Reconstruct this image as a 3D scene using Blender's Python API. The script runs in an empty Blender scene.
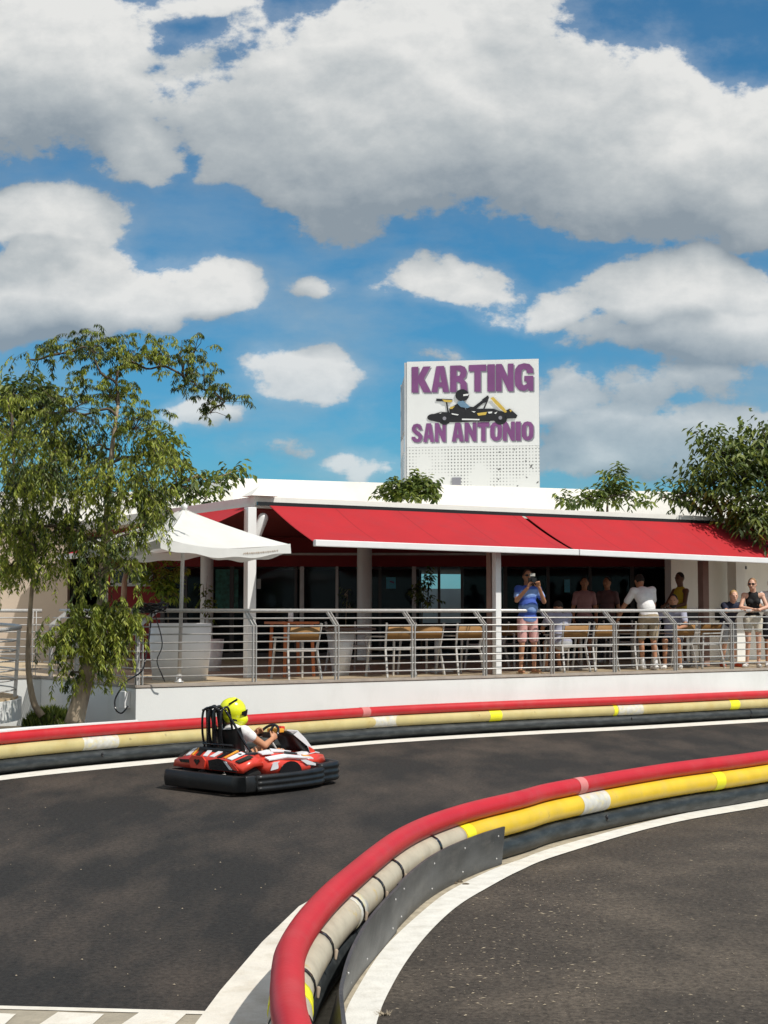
import bpy, bmesh, math, random
from mathutils import Vector, Matrix, Euler, geometry, noise
random.seed(7)
R = math.radians
S = bpy.context.scene
COL = S.collection
V = Vector
# ------------------------------------------------------------------ camera
H = 1.95; F = 1500.0; P = math.atan(99 / 1500)
cam = bpy.data.objects.new('camera', bpy.data.cameras.new('camera')); COL.objects.link(cam)
cam.location = (0, 0, H); cam.rotation_euler = (R(90) + P, 0, 0)
cam.data.sensor_fit = 'HORIZONTAL'; cam.data.sensor_width = 36; cam.data.lens = F / 768 * 36
cam.data.clip_end = 3000; S.camera = cam
def ray(x, y):
    fw = V((0, math.cos(P), math.sin(P))); up = V((0, -math.sin(P), math.cos(P)))
    return fw * F + V((1, 0, 0)) * (x - 384) + up * (512 - y)
def G(x, y, z=0.0):                      # point of the plane at height z seen at a photo pixel
    d = ray(x, y); t = (z - H) / d.z
    return V((d.x * t, d.y * t, z))
def A(x, y, Y):                          # point at distance Y seen at a photo pixel
    d = ray(x, y); t = Y / d.y
    return V((d.x * t, Y, H + d.z * t))
P0 = V((-.97, 22.7, 0)); U = V((.854, .520, 0)); N = V((-.520, .854, 0))   # the line of the terrace edge
def UV(u, v, z=0.0): return P0 + U * u + N * v + V((0, 0, z))
def ux(x, v):                            # distance along the terrace edge whose point shows at column x
    k = (x - 384) / F; a = P0 + N * v
    return (k * a.y - a.x) / (U.x - k * U.y)
def PX(x, v, z=0.0): return UV(ux(x, v), v, z)
DZ = .90                                 # terrace floor height
# ------------------------------------------------------------------ materials
def nt(m):
    m.use_nodes = True; n = m.node_tree; n.nodes.clear(); return n
def mat(name, col, rough=.6, metal=0, var=.12, scale=6, bump=0, bscale=60, trans=0, dirt=None, dscale=1.2, coat=0, coords='Object', stretch=None, scuff=None, seams=0, sang=0):
    m = bpy.data.materials.new(name); n = nt(m); nd = n.nodes; L = n.links.new
    out = nd.new('ShaderNodeOutputMaterial'); b = nd.new('ShaderNodeBsdfPrincipled')
    tc = nd.new('ShaderNodeTexCoord'); mp = nd.new('ShaderNodeMapping'); L(tc.outputs[coords], mp.inputs[0])
    if stretch: mp.inputs['Scale'].default_value = stretch
    nz = nd.new('ShaderNodeTexNoise'); nz.inputs['Scale'].default_value = scale; nz.inputs['Detail'].default_value = 6
    L(mp.outputs[0], nz.inputs['Vector'])
    cr = nd.new('ShaderNodeValToRGB'); c = cr.color_ramp
    c.elements[0].position = .3; c.elements[1].position = .7
    c.elements[0].color = (*[x * (1 - var) for x in col], 1); c.elements[1].color = (*[min(1, x * (1 + var)) for x in col], 1)
    L(nz.outputs['Fac'], cr.inputs[0]); last = cr.outputs[0]
    if dirt:
        n2 = nd.new('ShaderNodeTexNoise'); n2.inputs['Scale'].default_value = dscale; n2.inputs['Detail'].default_value = 8; n2.inputs['Roughness'].default_value = .7
        L(mp.outputs[0], n2.inputs['Vector'])
        r2 = nd.new('ShaderNodeMapRange'); r2.inputs[1].default_value = .48; r2.inputs[2].default_value = .75; r2.inputs[4].default_value = dirt[3]
        L(n2.outputs['Fac'], r2.inputs[0])
        mx = nd.new('ShaderNodeMix'); mx.data_type = 'RGBA'; L(r2.outputs[0], mx.inputs[0]); L(last, mx.inputs[6]); mx.inputs[7].default_value = (*dirt[:3], 1)
        last = mx.outputs[2]
    if scuff:
        n4 = nd.new('ShaderNodeTexNoise'); n4.inputs['Scale'].default_value = scuff[4]; n4.inputs['Detail'].default_value = 9; n4.inputs['Roughness'].default_value = .75
        L(mp.outputs[0], n4.inputs['Vector']); r4 = nd.new('ShaderNodeMapRange'); r4.inputs[1].default_value = scuff[5]; r4.inputs[2].default_value = scuff[5] + .06; r4.inputs[4].default_value = scuff[3]
        L(n4.outputs['Fac'], r4.inputs[0]); m4 = nd.new('ShaderNodeMix'); m4.data_type = 'RGBA'; L(r4.outputs[0], m4.inputs[0]); L(last, m4.inputs[6]); m4.inputs[7].default_value = (*scuff[:3], 1); last = m4.outputs[2]
    if seams:
        m5 = nd.new('ShaderNodeMapping'); m5.inputs['Rotation'].default_value = (0, 0, sang); L(tc.outputs[coords], m5.inputs[0]); s5 = nd.new('ShaderNodeSeparateXYZ'); L(m5.outputs[0], s5.inputs[0])
        d5 = nd.new('ShaderNodeMath'); d5.operation = 'DIVIDE'; L(s5.outputs[0], d5.inputs[0]); d5.inputs[1].default_value = seams; f5 = nd.new('ShaderNodeMath'); f5.operation = 'FRACT'; L(d5.outputs[0], f5.inputs[0])
        g5 = nd.new('ShaderNodeMath'); g5.operation = 'LESS_THAN'; L(f5.outputs[0], g5.inputs[0]); g5.inputs[1].default_value = .022; k5 = nd.new('ShaderNodeMath'); k5.operation = 'MULTIPLY'; L(g5.outputs[0], k5.inputs[0]); k5.inputs[1].default_value = .45
        m6 = nd.new('ShaderNodeMix'); m6.data_type = 'RGBA'; L(k5.outputs[0], m6.inputs[0]); L(last, m6.inputs[6]); m6.inputs[7].default_value = (*[c_ * .5 for c_ in col], 1); last = m6.outputs[2]
    L(last, b.inputs['Base Color']); b.inputs['Roughness'].default_value = rough; b.inputs['Metallic'].default_value = metal
    if coat: b.inputs['Coat Weight'].default_value = coat; b.inputs['Coat Roughness'].default_value = .15
    if bump:
        n3 = nd.new('ShaderNodeTexNoise'); n3.inputs['Scale'].default_value = bscale; n3.inputs['Detail'].default_value = 4
        L(mp.outputs[0], n3.inputs['Vector']); bp = nd.new('ShaderNodeBump'); bp.inputs['Strength'].default_value = bump; bp.inputs['Distance'].default_value = .01
        L(n3.outputs['Fac'], bp.inputs['Height']); L(bp.outputs[0], b.inputs['Normal'])
    sh = b.outputs[0]
    if trans:
        tr = nd.new('ShaderNodeBsdfTranslucent'); L(last, tr.inputs[0]); ms = nd.new('ShaderNodeMixShader'); ms.inputs[0].default_value = trans
        L(sh, ms.inputs[1]); L(tr.outputs[0], ms.inputs[2]); sh = ms.outputs[0]
    L(sh, out.inputs[0]); return m
def leafmat(name, c1, c2, c3, trans=.35):
    m = bpy.data.materials.new(name); n = nt(m); nd = n.nodes; L = n.links.new
    out = nd.new('ShaderNodeOutputMaterial'); b = nd.new('ShaderNodeBsdfPrincipled'); g = nd.new('ShaderNodeNewGeometry')
    cr = nd.new('ShaderNodeValToRGB'); c = cr.color_ramp
    c.elements[0].color = (*c1, 1); c.elements[1].color = (*c3, 1); e = c.elements.new(.55); e.color = (*c2, 1)
    L(g.outputs['Random Per Island'], cr.inputs[0]); L(cr.outputs[0], b.inputs['Base Color']); b.inputs['Roughness'].default_value = .5
    tr = nd.new('ShaderNodeBsdfTranslucent'); L(cr.outputs[0], tr.inputs[0]); ms = nd.new('ShaderNodeMixShader'); ms.inputs[0].default_value = trans
    L(b.outputs[0], ms.inputs[1]); L(tr.outputs[0], ms.inputs[2]); L(ms.outputs[0], out.inputs[0]); return m
def asphalt(name, col, light, streak, ns=(1.0, .22, 1), sp=.75):
    m = bpy.data.materials.new(name); n = nt(m); nd = n.nodes; L = n.links.new
    out = nd.new('ShaderNodeOutputMaterial'); b = nd.new('ShaderNodeBsdfPrincipled'); tc = nd.new('ShaderNodeTexCoord')
    mp = nd.new('ShaderNodeMapping'); mp.inputs['Rotation'].default_value = (0, 0, R(-28)); mp.inputs['Scale'].default_value = ns; L(tc.outputs['Object'], mp.inputs[0])
    a = nd.new('ShaderNodeTexNoise'); a.inputs['Scale'].default_value = 1.1; a.inputs['Detail'].default_value = 7; a.inputs['Roughness'].default_value = .6; L(mp.outputs[0], a.inputs['Vector'])
    ra = nd.new('ShaderNodeMapRange'); ra.inputs[1].default_value = .44; ra.inputs[2].default_value = .66; L(a.outputs['Fac'], ra.inputs[0])
    m1 = nd.new('ShaderNodeMix'); m1.data_type = 'RGBA'; L(ra.outputs[0], m1.inputs[0]); m1.inputs[6].default_value = (*col, 1); m1.inputs[7].default_value = (*streak, 1)
    g = nd.new('ShaderNodeTexNoise'); g.inputs['Scale'].default_value = 26; g.inputs['Detail'].default_value = 8; g.inputs['Roughness'].default_value = .9; L(tc.outputs['Object'], g.inputs['Vector'])
    rg = nd.new('ShaderNodeMapRange'); rg.inputs[1].default_value = .38; rg.inputs[2].default_value = .62; rg.inputs[3].default_value = .35; rg.inputs[4].default_value = 1.65; L(g.outputs['Fac'], rg.inputs[0])
    m2 = nd.new('ShaderNodeMix'); m2.data_type = 'RGBA'; m2.blend_type = 'MULTIPLY'; m2.inputs[0].default_value = 1; L(m1.outputs[2], m2.inputs[6]); L(rg.outputs[0], m2.inputs[7])
    v = nd.new('ShaderNodeTexNoise'); v.inputs['Scale'].default_value = 38; v.inputs['Detail'].default_value = 2; L(tc.outputs['Object'], v.inputs['Vector'])
    rv = nd.new('ShaderNodeMapRange'); rv.inputs[1].default_value = sp; rv.inputs[2].default_value = sp + .05; L(v.outputs['Fac'], rv.inputs[0])
    m3 = nd.new('ShaderNodeMix'); m3.data_type = 'RGBA'; L(rv.outputs[0], m3.inputs[0]); L(m2.outputs[2], m3.inputs[6]); m3.inputs[7].default_value = (*light, 1)
    L(m3.outputs[2], b.inputs['Base Color']); b.inputs['Roughness'].default_value = .85; b.inputs['Specular IOR Level'].default_value = .25
    bp = nd.new('ShaderNodeBump'); bp.inputs['Strength'].default_value = .6; bp.inputs['Distance'].default_value = .006; L(g.outputs['Fac'], bp.inputs['Height']); L(bp.outputs[0], b.inputs['Normal'])
    L(b.outputs[0], out.inputs[0]); return m
M = {}
M['track'] = asphalt('track_asphalt', (.024, .0222, .0205), (.11, .10, .085), (.066, .053, .043), (.9, .30, 1))
M['island'] = asphalt('island_asphalt', (.056, .047, .038), (.26, .22, .17), (.098, .080, .062), (1, .8, 1), .70)
M['white_line'] = mat('white_line_paint', (.72, .70, .64), .8, var=.08, scale=9, bump=.3, dirt=(.35, .3, .22, .35), dscale=7)
M['kerb_white'] = mat('kerb_white_paint', (.70, .66, .58), .8, var=.08, scale=5, bump=.3, dirt=(.42, .35, .24, .6), dscale=4)
M['beige_strip'] = mat('dusty_concrete', (.42, .36, .26), .9, var=.2, scale=12, bump=.5, dirt=(.2, .17, .13, .5), dscale=9)
M['kerb_base'] = mat('kerb_concrete', (.33, .29, .22), .9, var=.15, scale=12, bump=.4, dirt=(.2, .18, .14, .5), dscale=5)
M['white_wall'] = mat('white_render', (.78, .79, .77), .75, var=.025, scale=1.5, bump=.15, bscale=90, dirt=(.52, .53, .49, .35), dscale=1.3, stretch=(1, 1, .4), scuff=(.40, .38, .33, .35, 3.2, .66))
M['roof_white'] = mat('roof_white', (.82, .80, .75), .7, var=.03, scale=1.2, dirt=(.6, .57, .5, .3), dscale=2)
M['beige_wall'] = mat('beige_render', (.62, .52, .42), .8, var=.06, scale=1.5, bump=.2)
M['deck'] = mat('terrace_tiles', (.50, .40, .27), .6, var=.1, scale=3, bump=.1, dirt=(.33, .26, .18, .4), dscale=3)
M['deck_edge'] = mat('edge_stone', (.38, .33, .28), .7, var=.15, scale=8)
M['wood'] = mat('wood_boards', (.42, .30, .17), .7, var=.25, scale=7, bump=.3, stretch=(14, 1, 1))
M['steel'] = mat('brushed_steel', (.53, .52, .50), .42, .3, var=.12, scale=30)
M['alu'] = mat('chair_aluminium', (.50, .48, .45), .45, .3, var=.08, scale=20)
M['white_metal'] = mat('white_painted_metal', (.80, .80, .79), .4, var=.03, scale=3)
M['maroon'] = mat('maroon_paint', (.20, .009, .010), .7, var=.12, scale=2)
M['awning'] = mat('red_awning_fabric', (.49, .015, .022), .85, var=.07, scale=1.3, bump=.25, bscale=22, trans=.18, dirt=(.38, .028, .038, .7), dscale=1.6, seams=1.2, sang=-math.atan2(.52, .854))
M['awn_white'] = mat('awning_front_bar', (.82, .82, .82), .45, var=.03)
M['brown_post'] = mat('brown_post_paint_and_shade', (.30, .19, .15), .6, var=.1)
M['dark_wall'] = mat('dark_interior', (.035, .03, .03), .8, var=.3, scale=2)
M['frame'] = mat('dark_window_frame', (.06, .055, .055), .4, .3, var=.1)
M['frame_l'] = mat('light_window_frame', (.45, .44, .43), .4, .4, var=.1)
M['red_tube'] = mat('red_tube_plastic', (.50, .014, .02), .45, var=.08, scale=3, bump=.12, bscale=35, dirt=(.46, .09, .085, .45), dscale=2.5, scuff=(.12, .03, .03, .7, 7, .64))
M['yellow_tube'] = mat('yellow_tube_plastic', (.72, .49, .028), .42, var=.08, scale=5, dirt=(.60, .45, .14, .5), dscale=4, bump=.1, bscale=30, scuff=(.16, .12, .05, .7, 8, .63))
M['cream_tube'] = mat('sun_bleached_tube', (.52, .44, .20), .55, var=.1, scale=4, dirt=(.46, .33, .09, .7), dscale=3, scuff=(.14, .11, .06, .6, 8, .62))
M['grey_tube'] = mat('bleached_grey_tube', (.46, .41, .31), .6, var=.12, scale=5, dirt=(.30, .26, .19, .6), dscale=9, scuff=(.52, .36, .08, .7, 5, .60))
M['black_tube'] = mat('black_tube_plastic', (.018, .022, .023), .5, var=.4, scale=5, dirt=(.075, .078, .078, .6), dscale=5, bump=.15, stretch=(1, 1, 4))
M['tape'] = mat('yellow_tape', (.82, .78, .02), .5, var=.08)
M['silver'] = mat('worn_silver_wrap', (.58, .57, .52), .5, var=.15, scale=14, dirt=(.72, .58, .12, .85), dscale=16)
M['rtape'] = mat('faded_red_joint', (.60, .20, .19), .6, var=.1)
M['board'] = mat('rubber_board', (.045, .047, .048), .45, var=.5, scale=2.5, dirt=(.13, .125, .115, .7), dscale=3, bump=.15, stretch=(1, 1, 2.5), scuff=(.30, .29, .27, .6, 9, .66))
M['rope'] = mat('dirty_rope', (.34, .27, .20), .9, var=.2)
M['black'] = mat('black_plastic', (.010, .0105, .011), .4, var=.3, scale=8, dirt=(.025, .025, .025, .5), dscale=9)
M['gloss_black'] = mat('shiny_black', (.01, .01, .012), .18, var=.2)
M['tyre'] = mat('tyre_rubber', (.012, .012, .012), .75, var=.3, scale=15)
M['kred'] = mat('kart_red', (.68, .055, .03), .3, var=.08, coat=.3)
M['kwhite'] = mat('kart_white', (.74, .74, .76), .3, var=.05, coat=.3)
M['korange'] = mat('kart_orange', (.80, .36, .04), .35, var=.08)
M['helmet'] = mat('yellow_helmet', (.80, .84, .02), .22, var=.03, coat=.5)
M['umb'] = mat('umbrella_canvas', (.80, .80, .77), .8, var=.03, scale=2, bump=.2, bscale=14, trans=.25, dirt=(.62, .61, .56, .3), dscale=2.2)
M['planter'] = mat('white_planter', (.86, .86, .86), .5, var=.03)
M['soil'] = mat('soil', (.09, .07, .045), .95, var=.4, scale=10, bump=.8)
M['trunk'] = mat('pale_bark', (.34, .27, .19), .9, var=.35, scale=12, bump=.9, bscale=30, stretch=(1, 1, .35))
M['dtrunk'] = mat('dark_bark', (.10, .075, .05), .9, var=.35, scale=12, bump=.8, bscale=30)
M['pepper'] = leafmat('pepper_leaves', (.10, .14, .02), (.21, .26, .036), (.42, .44, .075), .42)
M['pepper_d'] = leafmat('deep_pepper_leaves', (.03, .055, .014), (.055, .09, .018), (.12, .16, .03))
M['pepper_y'] = leafmat('light_pepper_leaves', (.20, .27, .03), (.36, .42, .055), (.52, .54, .10), .45)
M['dleaf'] = leafmat('dark_leaves', (.035, .06, .015), (.08, .12, .022), (.24, .28, .045), .35)
M['mleaf'] = leafmat('mid_leaves', (.06, .10, .018), (.13, .18, .03), (.28, .32, .05), .38)
M['bleaf'] = leafmat('bright_leaves', (.10, .18, .02), (.20, .30, .03), (.32, .42, .06), .4)
M['skin'] = mat('skin', (.50, .235, .125), .55, var=.05)
M['skin_t'] = mat('tanned_skin', (.44, .21, .115), .55, var=.05)
M['skin_p'] = mat('pale_skin', (.64, .37, .26), .55, var=.05)
M['skin_d'] = mat('brown_skin', (.16, .075, .04), .5, var=.05)
for k, c in dict(hair_d=(.02, .014, .01), hair_b=(.42, .27, .11), hair_l=(.28, .16, .08), tee_w=(.76, .75, .74), tee_pink=(.40, .22, .22), tee_navy=(.012, .017, .04), tee_grey=(.36, .37, .47), tee_black=(.008, .008, .009), short_pink=(.66, .36, .33), short_khaki=(.34, .27, .18), short_cream=(.66, .60, .49), short_grey=(.42, .43, .44), tee_yellow=(.55, .42, .03), tee_dark=(.05, .04, .045), tee_pink2=(.15, .085, .09), shoe_w=(.70, .68, .65), shoe_o=(.62, .09, .03), sandal=(.46, .32, .17), dark_short=(.03, .03, .04)).items():
    M[k] = mat('cloth_' + k if not k.startswith('hair') else 'hair_' + k, c, .85, var=.08, scale=9, bump=.25, bscale=16)
M['orange_wood'] = mat('orange_stained_wood', (.45, .13, .04), .5, var=.2, scale=8)
M['tan'] = mat('tan_chair_fabric', (.27, .135, .036), .7, var=.1)
M['table_dark'] = mat('dark_table_top', (.10, .06, .05), .4, var=.2)
M['poster_blue'] = mat('blue_sticker', (.10, .42, .58), .5, var=.2, scale=30)
M['poster_green'] = mat('green_poster', (.03, .15, .12), .5, var=.5, scale=14)
M['poster_grey'] = mat('grey_notice', (.42, .42, .42), .6, var=.2, scale=40)
M['sign_white'] = mat('sign_white', (.76, .77, .76), .55, var=.03, scale=1)
M['purple'] = mat('sign_purple', (.20, .065, .20), .6, var=.12, scale=2)
M['shadow_ink'] = mat('sign_grey_ink', (.24, .24, .27), .6, var=.05)
M['ink'] = mat('sign_black_ink', (.012, .012, .014), .5, var=.1)
M['ink_y'] = mat('sign_yellow_ink', (.60, .42, .07), .5, var=.1)
M['ink_b'] = mat('sign_blue_ink', (.14, .25, .36), .5, var=.1)
M['sign_grey'] = mat('sign_steel_frame', (.42, .43, .44), .6, var=.1, scale=2)
M['stone'] = mat('pale_grit', (.30, .25, .18), .9, var=.3)
def polo():
    m = bpy.data.materials.new('cloth_blue_pattern'); n = nt(m); nd = n.nodes; L = n.links.new
    out = nd.new('ShaderNodeOutputMaterial'); b = nd.new('ShaderNodeBsdfPrincipled'); tc = nd.new('ShaderNodeTexCoord')
    w = nd.new('ShaderNodeTexWave'); w.bands_direction = 'Z'; w.inputs['Scale'].default_value = 1.25; w.inputs['Distortion'].default_value = 4.5; w.inputs['Detail'].default_value = 3; w.inputs['Detail Scale'].default_value = 1.5
    w.inputs['Phase Offset'].default_value = 1.2; L(tc.outputs['Object'], w.inputs['Vector']); cr = nd.new('ShaderNodeValToRGB'); c = cr.color_ramp; c.interpolation = 'CONSTANT'
    c.elements[0].color = (.045, .10, .42, 1); c.elements[1].position = .42; c.elements[1].color = (.15, .27, .62, 1); e = c.elements.new(.72); e.color = (.26, .40, .72, 1)
    L(w.outputs['Fac'], cr.inputs[0]); L(cr.outputs[0], b.inputs['Base Color']); b.inputs['Roughness'].default_value = .85; L(b.outputs[0], out.inputs[0]); return m
M['tee_blue'] = polo()
def holes():
    m = bpy.data.materials.new('perforated_sheet'); n = nt(m); nd = n.nodes; L = n.links.new
    out = nd.new('ShaderNodeOutputMaterial'); b = nd.new('ShaderNodeBsdfPrincipled'); tc = nd.new('ShaderNodeTexCoord')
    sp = nd.new('ShaderNodeSeparateXYZ'); L(tc.outputs['Object'], sp.inputs[0])
    def mth(op, a, c=None):
        k = nd.new('ShaderNodeMath'); k.operation = op
        for i, q in enumerate((a, c)):
            if q is None: continue
            if isinstance(q, (int, float)): k.inputs[i].default_value = q
            else: L(q, k.inputs[i])
        return k.outputs[0]
    pit = .082
    fx = mth('SUBTRACT', mth('FRACT', mth('DIVIDE', sp.outputs[0], pit)), .5); fz = mth('SUBTRACT', mth('FRACT', mth('DIVIDE', sp.outputs[2], pit)), .5)
    d = mth('SQRT', mth('ADD', mth('MULTIPLY', fx, fx), mth('MULTIPLY', fz, fz)))
    h = mth('LESS_THAN', d, .22)
    nz = nd.new('ShaderNodeTexNoise'); nz.inputs['Scale'].default_value = .9; nz.inputs['Detail'].default_value = 2; L(tc.outputs['Object'], nz.inputs['Vector'])
    k = nd.new('ShaderNodeMapRange'); k.inputs[1].default_value = .42; k.inputs[2].default_value = .52; L(nz.outputs['Fac'], k.inputs[0])
    h = mth('MULTIPLY', h, k.outputs[0])
    n2 = nd.new('ShaderNodeTexNoise'); n2.inputs['Scale'].default_value = 7; n2.inputs['Detail'].default_value = 5; L(tc.outputs['Object'], n2.inputs['Vector'])
    g = mth('MULTIPLY', mth('GREATER_THAN', n2.outputs['Fac'], .635), mth('GREATER_THAN', sp.outputs[0], 2.25))
    f = mth('MAXIMUM', mth('MULTIPLY', h, .85), mth('MULTIPLY', g, .9))
    mx = nd.new('ShaderNodeMix'); mx.data_type = 'RGBA'; L(f, mx.inputs[0]); mx.inputs[6].default_value = (.72, .73, .71, 1); mx.inputs[7].default_value = (.07, .07, .07, 1)
    L(mx.outputs[2], b.inputs['Base Color']); b.inputs['Roughness'].default_value = .6; L(b.outputs[0], out.inputs[0]); return m
M['perf'] = holes()
def glass():
    m = bpy.data.materials.new('window_glass'); n = nt(m); nd = n.nodes; L = n.links.new
    out = nd.new('ShaderNodeOutputMaterial'); g = nd.new('ShaderNodeBsdfGlossy'); g.inputs['Roughness'].default_value = .03; g.inputs[0].default_value = (.9, .95, 1, 1)
    t = nd.new('ShaderNodeBsdfTransparent'); t.inputs[0].default_value = (.80, .86, .90, 1); f = nd.new('ShaderNodeFresnel'); f.inputs[0].default_value = 1.16
    s = nd.new('ShaderNodeMixShader'); L(f.outputs[0], s.inputs[0]); L(t.outputs[0], s.inputs[1]); L(g.outputs[0], s.inputs[2]); L(s.outputs[0], out.inputs[0]); return m
M['glass'] = glass()
# ------------------------------------------------------------------ mesh building
def basis(d, upv=None):
    d = d.normalized(); upv = upv or V((0, 0, 1))
    if abs(d.dot(upv)) > .98: upv = V((0, 1, 0))
    a = d.cross(upv).normalized(); b = a.cross(d).normalized(); return a, b
def spline(pts, n=6):
    q = [V(p) for p in pts]; q = [q[0] * 2 - q[1]] + q + [q[-1] * 2 - q[-2]]; o = []
    for i in range(1, len(q) - 2):
        for k in range(n):
            t = k / n; a, b, c, d = q[i - 1], q[i], q[i + 1], q[i + 2]
            o.append(.5 * ((2 * b) + (c - a) * t + (2 * a - 5 * b + 4 * c - d) * t * t + (3 * b - a - 3 * c + d) * t ** 3))
    o.append(q[-2]); return o
class MB:
    def __init__(s): s.v = []; s.f = []; s.sm = []
    def add(s, vs, fs, smooth=False):
        o = len(s.v); s.v += [V(v) for v in vs]; s.f += [tuple(i + o for i in f) for f in fs]; s.sm += [smooth] * len(fs); return s
    def box(s, c, d, rz=0, m=None):                 # centre, full size
        c = V(c); vs = []
        for x in (-1, 1):
            for y in (-1, 1):
                for z in (-1, 1):
                    p = V((x * d[0] / 2, y * d[1] / 2, z * d[2] / 2))
                    if m is not None: p = m @ p
                    elif rz: p = Matrix.Rotation(rz, 3, 'Z') @ p
                    vs.append(c + p)
        return s.add(vs, [(0, 1, 3, 2), (4, 6, 7, 5), (0, 4, 5, 1), (2, 3, 7, 6), (0, 2, 6, 4), (1, 5, 7, 3)])
    def bar(s, a, b, w, h, upv=None):               # box between two points
        a = V(a); b = V(b); x, y = basis(b - a, upv)
        vs = [p + x * i * w / 2 + y * j * h / 2 for p in (a, b) for i, j in ((-1, -1), (1, -1), (1, 1), (-1, 1))]
        return s.add(vs, [(0, 1, 2, 3), (7, 6, 5, 4), (0, 4, 5, 1), (1, 5, 6, 2), (2, 6, 7, 3), (3, 7, 4, 0)])
    def tube(s, pts, r, n=10, closed=False, caps=True, upv=None):
        pts = [V(p) for p in pts]; m = len(pts); rs = r if isinstance(r, (list, tuple)) else [r] * m; vs = []; fs = []
        for i, p in enumerate(pts):
            if closed: d = pts[(i + 1) % m] - pts[i - 1]
            else: d = pts[min(i + 1, m - 1)] - pts[max(i - 1, 0)]
            if i == 0: a, b = basis(d, upv)
            else:
                dn = d.normalized(); b = (b - dn * b.dot(dn)).normalized(); a = dn.cross(b).normalized()
            for k in range(n):
                t = 2 * math.pi * k / n; vs.append(p + (a * math.cos(t) + b * math.sin(t)) * rs[i])
        for i in range(m if closed else m - 1):
            for k in range(n):
                j = (i + 1) % m; fs.append((i * n + k, i * n + (k + 1) % n, j * n + (k + 1) % n, j * n + k))
        o = len(s.v); s.add(vs, fs, True)
        if caps and not closed: s.f += [tuple(o + k for k in range(n))[::-1], tuple(o + (m - 1) * n + k for k in range(n))]; s.sm += [False, False]
        return s
    def caps(s, a, b, ra, rb, n=12):                # tapered capsule
        a = V(a); b = V(b); d = (b - a); L = d.length; d = d / max(L, 1e-6)
        pts = []; rs = []
        for k in range(4): t = math.pi / 2 * (1 - k / 4); pts.append(a - d * ra * math.sin(t)); rs.append(max(ra * math.cos(t), ra * .05))
        pts.append(a); rs.append(ra); pts.append(b); rs.append(rb)
        for k in range(1, 5): t = math.pi / 2 * k / 4; pts.append(b + d * rb * math.sin(t)); rs.append(max(rb * math.cos(t), rb * .05))
        return s.tube(pts, rs, n)
    def ell(s, c, r, m=None, nu=16, nv=10):
        c = V(c); vs = []; fs = []
        for j in range(nv + 1):
            ph = math.pi * j / nv
            for i in range(nu):
                th = 2 * math.pi * i / nu; p = V((r[0] * math.sin(ph) * math.cos(th), r[1] * math.sin(ph) * math.sin(th), r[2] * math.cos(ph)))
                if m is not None: p = m @ p
                vs.append(c + p)
        for j in range(nv):
            for i in range(nu): fs.append((j * nu + i, (j + 1) * nu + i, (j + 1) * nu + (i + 1) % nu, j * nu + (i + 1) % nu))
        return s.add(vs, fs, True)
    def lathe(s, c, prof, n=24):
        c = V(c); vs = []; fs = []
        for r, z in prof:
            for k in range(n): t = 2 * math.pi * k / n; vs.append(c + V((r * math.cos(t), r * math.sin(t), z)))
        for i in range(len(prof) - 1):
            for k in range(n): fs.append((i * n + k, i * n + (k + 1) % n, (i + 1) * n + (k + 1) % n, (i + 1) * n + k))
        return s.add(vs, fs, True)
    def prism(s, poly, a, b):                       # poly: list of 3D points, extruded by the vector b-a
        n = len(poly); d = V(b) - V(a); vs = [V(p) for p in poly] + [V(p) + d for p in poly]
        return s.add(vs, [tuple(range(n))[::-1], tuple(range(n, 2 * n))] + [(i, (i + 1) % n, (i + 1) % n + n, i + n) for i in range(n)])
    def slab(s, poly, z0, z1): return s.prism([V((p[0], p[1], z0)) for p in poly], (0, 0, z0), (0, 0, z1))
    def poly(s, outer, hole=None, th=.01, fn=None): # flat glyph with thickness; fn maps (a, b, depth) to 3D
        loops = [outer] + ([hole] if hole else []); flat = [p for l in loops for p in l]
        tris = geometry.tessellate_polygon([[V((p[0], p[1], 0)) for p in l] for l in loops]); n = len(flat)
        vs = [fn(p[0], p[1], 0) for p in flat] + [fn(p[0], p[1], th) for p in flat]
        fs = [tuple(t) for t in tris] + [tuple(i + n for i in t[::-1]) for t in tris]; o = 0
        for l in loops:
            m = len(l); fs += [(o + i, o + (i + 1) % m, o + (i + 1) % m + n, o + i + n) for i in range(m)]; o += m
        return s.add(vs, fs)
    def build(s, name, m, parent=None, bevel=0, fix=True):
        me = bpy.data.meshes.new(name); inv = None
        vs = s.v
        if parent is not None:
            inv = world(parent).inverted(); vs = [inv @ v for v in vs]
        me.from_pydata(vs, [], s.f); me.polygons.foreach_set('use_smooth', s.sm)
        if fix:
            bm = bmesh.new(); bm.from_mesh(me); bmesh.ops.recalc_face_normals(bm, faces=bm.faces[:])
            if bevel: bmesh.ops.bevel(bm, geom=bm.edges[:], offset=bevel, segments=2, affect='EDGES', profile=.6)
            bm.to_mesh(me); bm.free()
        me.materials.append(M[m] if isinstance(m, str) else m)
        o = bpy.data.objects.new(name, me); COL.objects.link(o)
        if parent is not None: o.parent = parent
        return o
def world(o):
    m = o.matrix_basis.copy(); p = o.parent
    while p: m = p.matrix_basis @ m; p = p.parent
    return m
def tag(o, label=None, cat=None, group=None, kind=None):
    if label: o['label'] = label
    if cat: o['category'] = cat
    if group: o['group'] = group
    if kind: o['kind'] = kind
    return o
def thing(name, label, cat, loc=(0, 0, 0), rz=0, group=None):
    o = bpy.data.objects.new(name, None); COL.objects.link(o); o.location = loc; o.rotation_euler = (0, 0, rz)
    return tag(o, label, cat, group)
def origin(o, c):                                    # move a top-level mesh's origin to c
    c = V(c); o.data.transform(Matrix.Translation(-c)); o.location = c; return o
def copy_tree(o, parent=None):
    c = o.copy(); COL.objects.link(c); c.parent = parent
    for ch in [k for k in bpy.data.objects if k.parent == o]: copy_tree(ch, c)
    return c
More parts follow.
